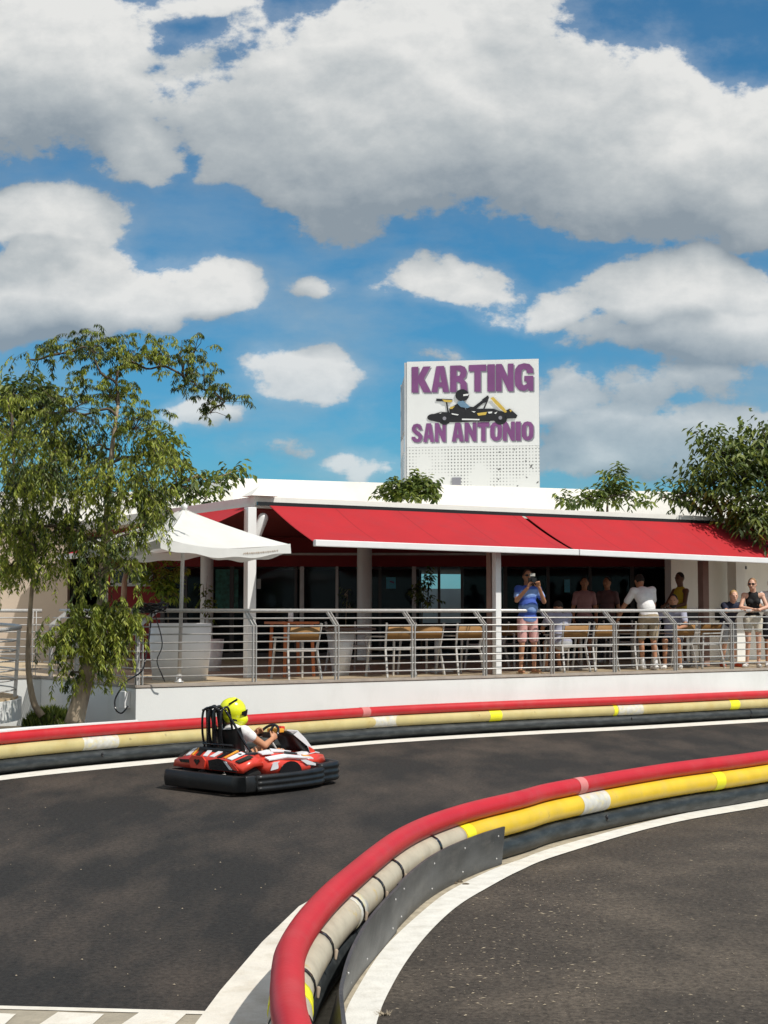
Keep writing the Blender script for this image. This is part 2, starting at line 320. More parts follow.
# ------------------------------------------------------------------ sun, sky and clouds
SUN = V((.80 * math.cos(R(54)), -.60 * math.cos(R(54)), math.sin(R(54)))).normalized()
sl = bpy.data.lights.new('sun', 'SUN'); sl.energy = 4.2; sl.angle = R(.55); sl.color = (1, .955, .88)
so = bpy.data.objects.new('sun', sl); COL.objects.link(so); so.rotation_euler = SUN.to_track_quat('Z', 'Y').to_euler(); so.location = (20, -20, 40)
W = bpy.data.worlds.new('World'); S.world = W; W.use_nodes = True
def sky():
    n = W.node_tree; nd = n.nodes; nd.clear(); L = n.links.new
    out = nd.new('ShaderNodeOutputWorld'); bg = nd.new('ShaderNodeBackground'); bg.inputs[1].default_value = .10; L(bg.outputs[0], out.inputs[0])
    st = nd.new('ShaderNodeTexSky'); st.sky_type = 'NISHITA'; st.sun_disc = False; st.sun_elevation = R(54); st.sun_rotation = math.atan2(.8, -.6)
    st.air_density = 1.0; st.dust_density = .6; st.ozone_density = 2.2
    tc = nd.new('ShaderNodeTexCoord')
    def group():
        g = bpy.data.node_groups.new('cloud_field', 'ShaderNodeTree')
        g.interface.new_socket('P', in_out='INPUT', socket_type='NodeSocketVector'); g.interface.new_socket('D', in_out='OUTPUT', socket_type='NodeSocketFloat'); g.interface.new_socket('B', in_out='OUTPUT', socket_type='NodeSocketFloat')
        q = g.nodes; l = g.links.new; gi = q.new('NodeGroupInput'); go = q.new('NodeGroupOutput')
        wn = q.new('ShaderNodeTexNoise'); wn.noise_dimensions = '2D'; wn.inputs['Scale'].default_value = 9; wn.inputs['Detail'].default_value = 3; l(gi.outputs[0], wn.inputs['Vector'])
        sb = q.new('ShaderNodeVectorMath'); sb.operation = 'SUBTRACT'; l(wn.outputs['Color'], sb.inputs[0]); sb.inputs[1].default_value = (.5, .5, .5)
        sc = q.new('ShaderNodeVectorMath'); sc.operation = 'SCALE'; l(sb.outputs[0], sc.inputs[0]); sc.inputs['Scale'].default_value = .055
        ad = q.new('ShaderNodeVectorMath'); ad.operation = 'ADD'; l(gi.outputs[0], ad.inputs[0]); l(sc.outputs[0], ad.inputs[1])
        last = None
        for (x, y, rx, ry, w) in BLOBS:
            d = ray(x, y); c = (d.x / d.y, d.z / d.y, 0)
            m = q.new('ShaderNodeVectorMath'); m.operation = 'SUBTRACT'; l(ad.outputs[0], m.inputs[0]); m.inputs[1].default_value = c
            k = q.new('ShaderNodeVectorMath'); k.operation = 'MULTIPLY'; l(m.outputs[0], k.inputs[0]); k.inputs[1].default_value = (F / rx, F / ry, 0)
            e = q.new('ShaderNodeVectorMath'); e.operation = 'DOT_PRODUCT'; l(k.outputs[0], e.inputs[0]); l(k.outputs[0], e.inputs[1])
            a = q.new('ShaderNodeMath'); a.operation = 'MULTIPLY_ADD'; l(e.outputs['Value'], a.inputs[0]); a.inputs[1].default_value = -w; a.inputs[2].default_value = w
            if last is None: last = a.outputs[0]
            else:
                b = q.new('ShaderNodeMath'); b.operation = 'SMOOTH_MAX'; b.inputs[2].default_value = .25; l(last, b.inputs[0]); l(a.outputs[0], b.inputs[1]); last = b.outputs[0]
        cl = q.new('ShaderNodeMath'); cl.operation = 'MAXIMUM'; l(last, cl.inputs[0]); cl.inputs[1].default_value = -1.1
        fb = q.new('ShaderNodeTexNoise'); fb.noise_dimensions = '2D'; fb.inputs['Scale'].default_value = 11; fb.inputs['Detail'].default_value = 10; fb.inputs['Roughness'].default_value = .61
        mp = q.new('ShaderNodeMapping'); mp.inputs['Scale'].default_value = (1, 1.5, 1); l(gi.outputs[0], mp.inputs[0]); l(mp.outputs[0], fb.inputs['Vector'])
        f2 = q.new('ShaderNodeMath'); f2.operation = 'MULTIPLY_ADD'; l(fb.outputs['Fac'], f2.inputs[0]); f2.inputs[1].default_value = 4.4; f2.inputs[2].default_value = -2.20
        s = q.new('ShaderNodeMath'); s.operation = 'ADD'; l(cl.outputs[0], s.inputs[0]); l(f2.outputs[0], s.inputs[1]); l(s.outputs[0], go.inputs[0]); l(cl.outputs[0], go.inputs[1])
        return g
    g = group()
    sp = nd.new('ShaderNodeSeparateXYZ'); L(tc.outputs['Generated'], sp.inputs[0])
    def mth(op, a, c=None, e=None):
        k = nd.new('ShaderNodeMath'); k.operation = op
        for i, q in enumerate((a, c, e)):
            if q is None: continue
            if isinstance(q, (int, float)): k.inputs[i].default_value = q
            else: L(q, k.inputs[i])
        return k.outputs[0]
    yy = mth('MAXIMUM', mth('ABSOLUTE', sp.outputs[1]), .12)
    cb = nd.new('ShaderNodeCombineXYZ'); L(mth('DIVIDE', sp.outputs[0], yy), cb.inputs[0]); L(mth('DIVIDE', sp.outputs[2], yy), cb.inputs[1])
    def field(off):
        a = nd.new('ShaderNodeVectorMath'); a.operation = 'ADD'; L(cb.outputs[0], a.inputs[0]); a.inputs[1].default_value = off
        k = nd.new('ShaderNodeGroup'); k.node_tree = g; L(a.outputs[0], k.inputs[0]); return k.outputs[0], k.outputs[1]
    (D0, B0), (D1, B1), (D2, B2) = field((0, 0, 0)), field((.004, .010, 0)), field((.010, .040, 0))
    mask = nd.new('ShaderNodeMapRange'); mask.interpolation_type = 'SMOOTHSTEP'; mask.inputs[1].default_value = -.22; mask.inputs[2].default_value = .38; L(D0, mask.inputs[0])
    slope = mth('MINIMUM', mth('MAXIMUM', mth('SUBTRACT', B0, B2), -1.4), 1.2)
    lit = mth('ADD', mth('ADD', mth('ADD', .45, mth('MULTIPLY', slope, .34)), mth('MULTIPLY', mth('SUBTRACT', D0, D1), .16)), mth('MULTIPLY', mth('SUBTRACT', D0, B0), .05))
    cr = nd.new('ShaderNodeValToRGB'); c = cr.color_ramp; c.elements[0].color = (2.7, 3.2, 3.65, 1); c.elements[1].color = (8.0, 8.0, 7.8, 1); c.elements[0].position = .02; c.elements[1].position = .95
    e = c.elements.new(.5); e.color = (5.0, 5.35, 5.5, 1)
    L(lit, cr.inputs[0])
    hz = nd.new('ShaderNodeTexNoise'); hz.noise_dimensions = '2D'; hz.inputs['Scale'].default_value = 5; hz.inputs['Detail'].default_value = 8; hz.inputs['Roughness'].default_value = .62
    hm = nd.new('ShaderNodeMapping'); hm.inputs['Scale'].default_value = (1, 2.6, 1); L(cb.outputs[0], hm.inputs[0]); L(hm.outputs[0], hz.inputs['Vector'])
    hr = nd.new('ShaderNodeMapRange'); hr.inputs[1].default_value = .42; hr.inputs[2].default_value = .78; hr.inputs[4].default_value = .42; L(hz.outputs['Fac'], hr.inputs[0])
    tint = nd.new('ShaderNodeMix'); tint.data_type = 'RGBA'; tint.blend_type = 'MULTIPLY'; tint.inputs[0].default_value = 1; L(st.outputs[0], tint.inputs[6]); tint.inputs[7].default_value = SKYTINT
    el = nd.new('ShaderNodeMapRange'); el.inputs[1].default_value = .08; el.inputs[2].default_value = .22; el.inputs[3].default_value = .72; el.inputs[4].default_value = .98; L(sp.outputs[2], el.inputs[0])
    mx = nd.new('ShaderNodeMix'); mx.data_type = 'RGBA'; veil = nd.new('ShaderNodeMapRange'); veil.interpolation_type = 'SMOOTHSTEP'; veil.inputs[1].default_value = -1.3; veil.inputs[2].default_value = .35; veil.inputs[4].default_value = .22; L(D0, veil.inputs[0])
    L(mth('MULTIPLY', mth('MAXIMUM', mask.outputs[0], veil.outputs[0]), el.outputs[0]), mx.inputs[0]); he = nd.new('ShaderNodeMapRange'); he.inputs[1].default_value = .20; he.inputs[2].default_value = .36; he.inputs[3].default_value = 1; he.inputs[4].default_value = .15; L(sp.outputs[2], he.inputs[0]); h2 = nd.new('ShaderNodeMix'); h2.data_type = 'RGBA'; L(mth('MULTIPLY', hr.outputs[0], he.outputs[0]), h2.inputs[0]); L(tint.outputs[2], h2.inputs[6]); h2.inputs[7].default_value = (4.2, 4.9, 5.3, 1); L(h2.outputs[2], mx.inputs[6]); L(cr.outputs[0], mx.inputs[7])
    cn = nd.new('ShaderNodeTexNoise'); cn.inputs['Scale'].default_value = 2.6; cn.inputs['Detail'].default_value = 6; L(tc.outputs['Generated'], cn.inputs['Vector'])  # unseen cloud cover overhead and behind, added to neutralise the blue fill light
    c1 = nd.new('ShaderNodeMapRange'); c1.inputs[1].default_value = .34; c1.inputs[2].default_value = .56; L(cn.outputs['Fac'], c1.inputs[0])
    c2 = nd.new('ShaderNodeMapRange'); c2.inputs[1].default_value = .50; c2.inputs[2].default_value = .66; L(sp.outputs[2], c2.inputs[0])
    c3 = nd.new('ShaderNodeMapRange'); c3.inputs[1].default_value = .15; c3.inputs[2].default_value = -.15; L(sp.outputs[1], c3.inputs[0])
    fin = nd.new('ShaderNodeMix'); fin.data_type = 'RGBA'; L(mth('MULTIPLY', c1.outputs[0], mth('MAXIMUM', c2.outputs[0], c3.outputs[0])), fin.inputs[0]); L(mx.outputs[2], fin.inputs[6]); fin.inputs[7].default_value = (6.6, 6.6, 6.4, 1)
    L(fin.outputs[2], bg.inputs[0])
SKYTINT = (.30, .80, 1.0, 1)
BLOBS = [(450, 112, 285, 118, 1.9), (640, 165, 205, 80, 1.6), (180, 95, 80, 55, .8), (370, 50, 130, 70, 1.2), (520, 40, 100, 70, 1.2), (300, 150, 120, 70, 1.2), (730, 130, 110, 50, 1.0),
         (40, 75, 150, 100, 1.8), (190, 4, 110, 14, .35), (120, 150, 60, 30, .9),
         (50, 222, 95, 34, 1.2), (60, 290, 170, 52, 1.6), (205, 285, 50, 32, 1.0),
         (440, 284, 78, 24, 1.1), (330, 280, 24, 10, .25), (480, 300, 40, 20, .7),
         (690, 285, 130, 42, 1.5), (570, 300, 55, 28, .9), (740, 335, 130, 36, 1.1), (620, 330, 60, 22, .7),
         (285, 378, 62, 32, 1.0), (200, 425, 36, 14, .7), (280, 452, 28, 9, .4), (375, 470, 50, 12, .4),
         (565, 395, 46, 34, .9), (680, 390, 110, 34, .9), (690, 440, 130, 40, .9), (440, 355, 30, 12, .5), (610, 455, 60, 18, .6)]
sky()
S.view_settings.view_transform = 'Standard'; S.view_settings.look = 'None'; S.view_settings.exposure = 0; S.view_settings.gamma = 1
# ------------------------------------------------------------------ ground and markings
def sheet(name, poly, z, m, kind='structure'):
    mb = MB(); vs = [V((p[0], p[1], z)) for p in poly]
    tris = geometry.tessellate_polygon([vs]); mb.add(vs, [tuple(t) for t in tris]); o = mb.build(name, m)
    for p in o.data.polygons:
        if p.normal.z < 0: p.flip()
    return tag(o, kind=kind)
sheet('ground', [(-500, -300), (500, -300), (500, 900), (-500, 900)], -.02, 'island')
sheet('road', [(-60, -10), (60, -10), (60, 60), (-60, 60)], 0, 'track')
# centre line of the inner barrier from the pixels of its red tube (0.45 m above the road)
inner_px = [(900, 733), (768, 755), (664, 769), (560, 787), (520, 797), (460, 812), (405, 834), (350, 876), (316, 909), (292, 946), (287.5, 978), (289, 1007), (293, 1024), (304, 1070), (322, 1130)]
inner = spline([G(x, y, .45) for x, y in inner_px], 10)
inner = [V((p.x, p.y, 0)) for p in inner]
def side(path, i): d = path[min(i + 1, len(path) - 1)] - path[max(i - 1, 0)]; d.normalize(); return V((-d.y, d.x, 0))
def offset(path, k): return [path[i] + side(path, i) * k for i in range(len(path))]
island = [V(p) for p in inner] + [V((12, 2, 0)), V((40, 4, 0)), V((40, 30, 0))]
sheet('island_ground', island, .004, 'island')
def band(name, a, b, z, m):
    mb = MB(); n = len(a); mb.add([V((p[0], p[1], z)) for p in a] + [V((p[0], p[1], z)) for p in b], [(i, i + 1, n + i + 1, n + i) for i in range(n - 1)])
    o = mb.build(name, m)
    for p in o.data.polygons:
        if p.normal.z < 0: p.flip()
    return tag(o, kind='structure')
lo = spline([G(x, y) for x, y in [(960, 776), (768, 807), (664, 826), (560, 856), (520, 872), (488, 889), (460, 906), (436, 927), (413, 954), (393, 986), (377, 1024), (368, 1090)]], 6)
up = spline([G(x, y) for x, y in [(960, 771), (768, 800), (664, 819), (560, 847), (520, 861), (490, 872), (452, 891), (425, 911), (385, 949), (355, 995), (343, 1024), (330, 1090)]], 6)
def nearest(path, p):
    best = None
    for a, b in zip(path, path[1:]):
        t_ = max(0, min(1, (p - a).dot(b - a) / (b - a).length_squared)); c_ = a + (b - a) * t_
        if best is None or (c_ - p).length < (best - p).length: best = c_
    return best
up = [V((p.x, p.y, 0)) for p in up]; lo = [V((p.x, p.y, 0)) for p in lo]
dst = [nearest(up, p) for p in inner]; dst = [d_ + (d_ - p) * .06 for d_, p in zip(dst, inner)]
band('dusty_strip', inner, dst, .008, 'beige_strip')
band('white_line', lo, up, .012, 'white_line')
# far edge line
far_px = [(-90, 790), (0, 776), (120, 763), (320, 745.5), (408, 738.5), (528, 731.5), (648, 725.5), (768, 718.5), (900, 712)]
farb = spline([G(x, y) for x, y in far_px], 8); farw = spline([G(x, y + (4.6 if x < 300 else 3.4)) for x, y in far_px], 8)
band('white_line', farb, farw, .004, 'white_line')
# outer white apron of the inner bend
a0 = [G(x, y) for x, y in [(420, 852), (345, 882), (299, 908), (262, 944), (220, 993), (203, 1016), (150, 1085)]]
a1 = [inner[min(len(inner) - 1, int(len(inner) * t))] for t in (.42, .50, .60, .68, .78, .86, .97)]
band('white_apron', a0, a1, .012, 'kerb_white')
# kerb with white blocks at the bottom left: a real step
k0, k1 = G(-60, 1006), G(206, 1013); kd = (k1 - k0).normalized(); kn = V((kd.y, -kd.x, 0))
mb = MB(); mb.slab([k0, k1, k1 + kn * 1.6, k0 + kn * 1.6], -.01, .006); tag(mb.build('kerb', 'kerb_base'), kind='structure')
band('kerb_edge', [k0, k1], [k0 + kn * .06, k1 + kn * .06], .010, 'kerb_white')
for px in (-78, 10, 100 - 8):
    q = [G(px + 48, 1014), G(px + 100 - 6, 1016), G(px + 82, 1027), G(px + 30, 1026)]
    q = [q[0], q[1], q[1] + (q[2] - q[1]) * 2, q[0] + (q[3] - q[0]) * 2]; sheet('kerb_block', q, .0105, 'kerb_white')
# grit and leaf scraps lying on the island
mb = MB(); random.seed(3)
for k in range(600):
    x = random.uniform(360, 800); y = random.uniform(805, 1060); t = random.random()
    if random.random() < .5: x = random.uniform(380, 600); y = random.uniform(870, 1010)
    p = G(x, y)
    j = min(range(0, len(lo)), key=lambda i: (lo[i] - p).length)
    if side(lo, j).dot(p - lo[j]) < .03: continue
    r = random.choice((.003, .004, .004, .006, .008)); a = random.uniform(0, 6.28); ra = random.uniform(.9, 3.0)
    mb.add([p + V((math.cos(a + q) * r * (ra if i_ % 2 else .8), math.sin(a + q) * r * (ra if i_ % 2 else .8), .006)) for i_, q in enumerate((0, 1.5, 3.1, 4.6))] + [p + V((0, 0, .007 + r * .35))], [(0, 1, 4), (1, 2, 4), (2, 3, 4), (3, 0, 4)])
for k in range(60):
    p = G(random.uniform(0, 330), random.uniform(800, 1000)); r = random.choice((.005, .008)); a = random.uniform(0, 6)
    if p.x > -.8 and p.y < 11: continue
    mb.add([p + V((math.cos(a + q) * r, math.sin(a + q) * r, .003)) for q in (0, 1.5, 3.1, 4.6)] + [p + V((0, 0, .004 + r * .6))], [(0, 1, 4), (1, 2, 4), (2, 3, 4), (3, 0, 4)])
tag(mb.build('grit', 'stone'), 'pale grit and dry leaf scraps scattered over the asphalt', 'grit', kind='stuff')
mb = MB(); c = G(448, 884)
for k in range(16): mb.ell(c + V((random.uniform(-.13, .13), random.uniform(-.1, .1), .01)), (random.uniform(.01, .035), .016, random.uniform(.006, .018)), nu=6, nv=4)
tag(mb.build('debris', 'soil'), 'little heap of dark debris on the asphalt near the end of the rubber board', 'debris')
mb = MB(); c = G(384, 1016)
for k in range(40):
    a = random.uniform(0, 6.28); r = random.uniform(0, .04); b = c + V((r * math.cos(a), r * math.sin(a), .006)); t = b + V((random.uniform(-.04, .04), random.uniform(-.04, .04), random.uniform(.008, .025))); s_ = V((.003, .002, 0))
    mb.add([b - s_, b + s_, t], [(0, 1, 2)])
tag(mb.build('weed', 'stone'), 'dry yellowish weed tuft growing at the inner edge of the white line, bottom of photo', 'weed')
# ------------------------------------------------------------------ barriers
Rt = .089
def along(path, p):
    return min(range(len(path)), key=lambda i: (path[i] - p).length)
def tubes(name, label, path, cats, mats, taps, lean=0):
    t = thing(name, label, 'barrier', path[len(path) // 2])
    zs = [.092, .270, .430]
    for nm, z, m, o in zip(('black_tube', 'yellow_tube', 'red_tube'), zs, mats, (0, .012, 0)):
        pp = offset(path, o); mb = MB(); mb.tube([p + V((0, 0, z)) for p in pp], .071 if z > .4 else Rt, 20); mb.build(nm, m, t)
    for (px, py, z, w, m, nm) in taps:
        q = G(px, py, z + .0); q.z = 0; i = along(path, q); pp = offset(path, .012 if abs(z - .268) < .01 else 0); d = side(path, i); tg = V((d.y, -d.x, 0))
        z = .43 if z > .4 else .27 if z > .2 else .092; c = pp[i]; MB().tube([c + V((0, 0, z)) - tg * w / 2, c + V((0, 0, z)) + tg * w / 2], (.074 if z > .4 else Rt + .003), 20, caps=False).build(nm, m, t)
    return t
def holed(t, path, px, py):
    q = G(px, py, .12); q.z = 0; i = along(path, q); c = path[i]; s = side(path, i) * sg(path, i)
    MB().ell(c + s * (Rt - .004) + V((0, 0, .12)), (.016, .016, .03)).build('bolt_hole', 'gloss_black', t)
def sg(path, i): return -1 if side(path, i).dot(V((0, 0, 0)) - path[i]) < 0 else 1
far_path = [p + V((-.05, .12, 0)) for p in farb]
far_b = tubes('tyre_barrier' if False else 'tube_barrier', 'far barrier of red, faded yellow and black tubes before the white terrace wall', far_path, None, ('black_tube', 'cream_tube', 'red_tube'),
    [(360, 711, .444, .16, 'rtape', 'tape_band'), (358, 720, .268, .60, 'silver', 'worn_wrap'), (598, 708, .268, .55, 'silver', 'worn_wrap'), (586, 709, .268, .08, 'tape', 'tape_band'),
     (482, 714.5, .268, .24, 'tape', 'tape_band'), (709, 704, .268, .24, 'tape', 'tape_band'), (83, 741, .268, .56, 'silver', 'worn_wrap'), (716, 712, .092, .03, 'gloss_black', 'joint')], 0)
for px, py in ((95, 753), (606, 717)): holed(far_b, far_path, px, py)
near_b = tubes('tube_barrier', 'near curved barrier of red, yellow and black tubes round the foreground bend', inner, None, ('black_tube', 'yellow_tube', 'red_tube'),
    [(573, 785, .444, .13, 'rtape', 'tape_band'), (568, 802, .268, .46, 'silver', 'worn_wrap'), (688, 779, .268, .16, 'tape', 'tape_band'), (446, 835, .268, .17, 'tape', 'tape_band')], 0)
ib = inner
holed(near_b, ib, 591, 818); 
# sun-bleached grey sleeves over the yellow tube at the near part of the bend, with dark ties between them
i0, i1 = along(inner, V((*G(440, 838, .268).xy, 0))), len(inner) - 1
pp = offset(inner, .012); L_ = 0; start = i0; segs = []
cum = [0.0]
for i in range(i0, i1): cum.append(cum[-1] + (pp[i + 1] - pp[i]).length)
def at_len(l):
    for i in range(len(cum) - 1):
        if cum[i + 1] >= l: return pp[i0 + i].lerp(pp[i0 + i + 1], (l - cum[i]) / max(1e-6, cum[i + 1] - cum[i]))
    return pp[i1]
l = 0.0; k = 0; lens = [.55, 1.05, .62, .62, .95, .75, .7, .8, .8, .8]
while l < cum[-1] - .3 and k < len(lens):
    e = min(l + lens[k], cum[-1]); q = [at_len(l + (e - l) * j / 12) + V((0, 0, .270)) for j in range(13)]
    MB().tube(q, Rt + .004 + .002 * (k % 2), 20).build('grey_sleeve', 'grey_tube', near_b)
    q2 = [at_len(e - .022 + .011 * j) + V((0, 0, .270)) for j in range(5)]
    MB().tube(q2, Rt + .0095, 20).build('tie', 'gloss_black', near_b)
    d_ = (at_len(e + .02) - at_len(e - .02)).normalized(); s_ = V((-d_.y, d_.x, 0))
    MB().caps(at_len(e) + s_ * (Rt + .02) + V((0, 0, .27)), at_len(e) + s_ * (Rt + .018) + d_ * .012 + V((0, 0, .235)), .011, .007).build('rope_knot', 'rope', near_b)
    l = e; k += 1
for l_ in (2.72, 4.75):
    MB().tube([at_len(l_ + .05 * j) + V((0, 0, .270)) for j in range(5)], Rt + .0085, 20).build('tape_band', 'tape' if l_ > 4 else 'silver', near_b)
# grey rubber boards bolted to the inside
i2 = along(inner, V((*G(517, 855, .1).xy, 0)))
def wallpath(a, b, o): return [inner[i] + side(inner, i) * o for i in range(a, b)]
im = along(inner, V((*G(386, 925, .1).xy, 0)))
im = max(im, i2 + 6)
for a, b, nm in ((i2, im, 0), (im - 1, len(inner), 1)):
    q = wallpath(a, b, Rt + .038 + .012 * nm); mb = MB(); n = len(q); top = []; vs = []
    for i, p in enumerate(q):
        s_ = side(inner, min(a + i, len(inner) - 1)); out = .03 + (.05 * max(0, min(1, (i - 3) / 20)) if nm else 0)
        for dz, ds in ((.012, 0), (.30, out), (.30, out + .018), (.012, .018)): vs.append(p + s_ * ds + V((0, 0, dz)))
    fs = [(0, 1, 2, 3)[::-1], tuple(4 * (n - 1) + k for k in range(4))]
    for i in range(n - 1):
        for k in range(4): fs.append((4 * i + k, 4 * i + (k + 1) % 4, 4 * i + 4 + (k + 1) % 4, 4 * i + 4 + k))
    mb.add(vs, fs); bd = mb.build('rubber_board', 'board', near_b); bd['label'] = 'grey rubber board bolted to the inner side of the bend'
    for i in range(1, n - 1, 6):
        for dz in (.07, .24):
            s_ = side(inner, min(a + i, len(inner) - 1)); MB().ell(q[i] + s_ * (.017 + (.03 + (.05 if nm and i > 15 else 0)) * dz / .3) + V((0, 0, dz)), (.007, .007, .007), nu=8, nv=6).build('bolt', 'steel', bd)
# ------------------------------------------------------------------ terrace
C0 = G(136, 685.5, DZ); C1 = G(41, 676.3, DZ); C2 = V((-9.5, C1.y - .9, 0)); C3 = UV(16, 0)
deck = [C0, C3, V((16, 42, 0)), V((-14, 42, 0)), V((-14, C2.y - .2, 0)), C2, C1]
mb = MB(); mb.slab(deck, DZ - .05, DZ); tag(mb.build('terrace_floor', 'deck'), kind='structure')
def wallrun(pts, z0, z1, th, name, m, parent=None):
    mb = MB()
    for a, b in zip(pts, pts[1:]):
        d = (b - a).normalized(); n = V((-d.y, d.x, 0)) * th
        mb.slab([a, b, b + n, a + n], z0, z1)
    return mb.build(name, m, parent)
def setz(p, z=0): return V((p.x, p.y, z))
E0 = setz(C0); E1 = setz(C1)
o = wallrun([C2, E1], 0, DZ - .032, .2, 'terrace_wall', 'white_wall'); tag(o, 'short white terrace wall catching the sun behind the thin trunk', 'wall')
o = wallrun([E1 + (E0 - E1) * .002, E0], 0, DZ - .032, .2, 'terrace_wall', 'white_wall'); tag(o, 'shaded bluish white terrace wall behind the pepper tree trunk', 'wall')
o = wallrun([E0, setz(C3)], 0, DZ - .032, .2, 'terrace_wall', 'white_wall'); tag(o, 'long sunlit white terrace wall running behind the far barrier', 'wall')
mb = MB()
for a, b in ((C2, E1), (E1, E0), (E0, setz(C3))):
    d = (b - a).normalized(); n = V((-d.y, d.x, 0)); a2 = setz(a, 0) - n * .012; b2 = setz(b, 0) - n * .012
    mb.slab([a2, b2, b2 + n * .26, a2 + n * .26], DZ - .03, DZ + .004)
tag(mb.build('kerb_coping', 'deck_edge'), kind='structure')
# low ledge behind the barrier at the left, planted soil behind it
fp = [farb[i] for i in range(len(farb)) if farb[i].x < C0.x + .5]
front = [p + V((-.11, .26, 0)) for p in fp]; nf = len(fp); back = [p + V((-.11, .26, 0)) + V((-.15, .42, 0)) * (1 - .75 * i / nf) for i, p in enumerate(fp)]
q = front + back[::-1]; mb = MB(); mb.slab(q, 0, .505); o = mb.build('concrete_ledge', 'white_wall'); tag(o, 'low white concrete ledge directly behind the left end of the far barrier', 'ledge')
sl_ = [b + V((.0, -.06, 0)) for b in back if b.x < C0.x - .15] + [E0 + V((-.02, -.02, 0)), E1 + V((-.05, -.12, 0)), C2 + V((0, -.1, 0)), V((-12, C2.y, 0))]
mb = MB(); mb.slab(sl_, 0, .12); tag(mb.build('planting_soil', 'soil'), kind='structure')
mc = G(46, 719, .42) + V((0, .30, 0)); mb = MB(); mb.ell(V((mc.x, mc.y, .10)), (.42, .40, .42), None, 24, 12); tag(mb.build('earth_mound', 'soil'), kind='structure')
mb = MB()
for k in range(1500):
    a_ = random.uniform(0, 6.28); r_ = .40 * random.random() ** .5; p = V((mc.x + r_ * math.cos(a_), mc.y + r_ * .95 * math.sin(a_), .09 + .42 * math.sqrt(max(0, 1 - (r_ / .43) ** 2)))); t = p + V((random.uniform(-.06, .06), random.uniform(-.05, .05), random.uniform(.03, .13))); s_ = V((random.uniform(-.02, .02), .01, 0)); mb.add([p - s_, p + s_, t], [(0, 1, 2)])
tag(mb.build('grass', 'mleaf', fix=False), 'patch of low dark grass around the thin trunk', 'grass', kind='stuff')
# round timber platform at the far left
pc = V((-7.45, 20.7, 0)); pr = 2.42; nP = 40
rp = thing('round_platform', 'round white platform with timber boards at the left edge of the photo', 'platform', pc)
MB().slab([pc + V((pr * math.cos(a), pr * math.sin(a), 0)) for a in [2 * math.pi * k / nP for k in range(nP)]], .45, .735).build('platform_wall', 'white_wall', rp)
MB().slab([pc + V(((pr - .05) * math.cos(a), (pr - .05) * math.sin(a), 0)) for a in [2 * math.pi * k / nP for k in range(nP)]], .736, .755).build('timber_boards', 'wood', rp)
rr = thing('railing', 'curved steel railing round the timber platform at the left edge', 'railing', pc)
def arc(r, z, a0, a1, n=26, tilt=0): return [pc + V((r * math.cos(a), r * math.sin(a), z + tilt * math.sin(a))) for a in [R(a0 + (a1 - a0) * k / n) for k in range(n + 1)]]
MB().tube(arc(pr - .04, 1.71, -110, 110, tilt=.06), .028, 10).build('top_rail', 'steel', rr)
for k in range(6): MB().tube(arc(pr - .10, 0.86 + .135 * k, -110, 100), .011, 8).build('bar', 'steel', rr)
for a in (-78, -52, -20, 12, 45, 80):
    c = V((math.cos(R(a)), math.sin(R(a)), 0)); w = V((-c.y, c.x, 0)) * .03
    for s_ in (-1, 1):
        MB().bar(pc + c * (pr - .10) + w * s_ + V((0, 0, .755)), pc + c * (pr - .06) + w * s_ + V((0, 0, 1.70)), .012, .05, c).build('post', 'steel', rr)
# ------------------------------------------------------------------ main railing
def railing(label, a, b, step, skip_first=False, xs=None):
    d = (b - a).normalized(); n = V((-d.y, d.x, 0)); Lr = (b - a).length; base = a + n * .045; base.z = 0
    t = thing('railing', label, 'railing', (base.x, base.y, DZ))
    hz = [.115, .235, .355, .475, .595, .715, .825]
    for h in hz: MB().tube([base + V((0, 0, DZ + h)), base + d * Lr + V((0, 0, DZ + h))], .011, 8).build('bar', 'steel', t)
    o2 = n * .15; MB().tube([base + o2 + V((0, 0, DZ + .94)), base + d * Lr + o2 + V((0, 0, DZ + .94))], .011, 8).build('bar', 'steel', t)
    o3 = n * .27; MB().tube([base + o3 + V((0, 0, DZ + 1.055)), base + d * Lr + o3 + V((0, 0, DZ + 1.055))], .029, 12).build('top_rail', 'steel', t)
    for s_ in (xs if xs else [step * k + .06 for k in range(int(Lr / step) + 1)]):
        for e in (-.026, .026):
            c = base + d * (s_ + e); mb = MB(); w = .011; hh = .048
            mb.bar(c + V((0, 0, DZ - .0)), c + V((0, 0, DZ + .84)), w, hh, n); mb.bar(c + V((0, 0, DZ + .825)), c + n * .27 + V((0, 0, DZ + 1.035)), w, hh, n)
            mb.build('post', 'steel', t)
    return t
xs_main = [(PX(x, .05) - E0).dot(U) for x in (145, 258, 340, 416, 487, 554, 616, 676, 732, 786, 838)]
railing('long steel railing along the front edge of the terrace under the red awnings', E0, UV(15, 0), 0, xs=xs_main)
railing('steel railing on the shaded terrace wall behind the pepper tree', E1, E0, 0, xs=[.3, 1.35, 2.4, (E0 - E1).length - .06])
railing('steel railing behind the thin trunk in front of the beige wall', V((C2.x, C2.y, 0)), E1, 1.3)
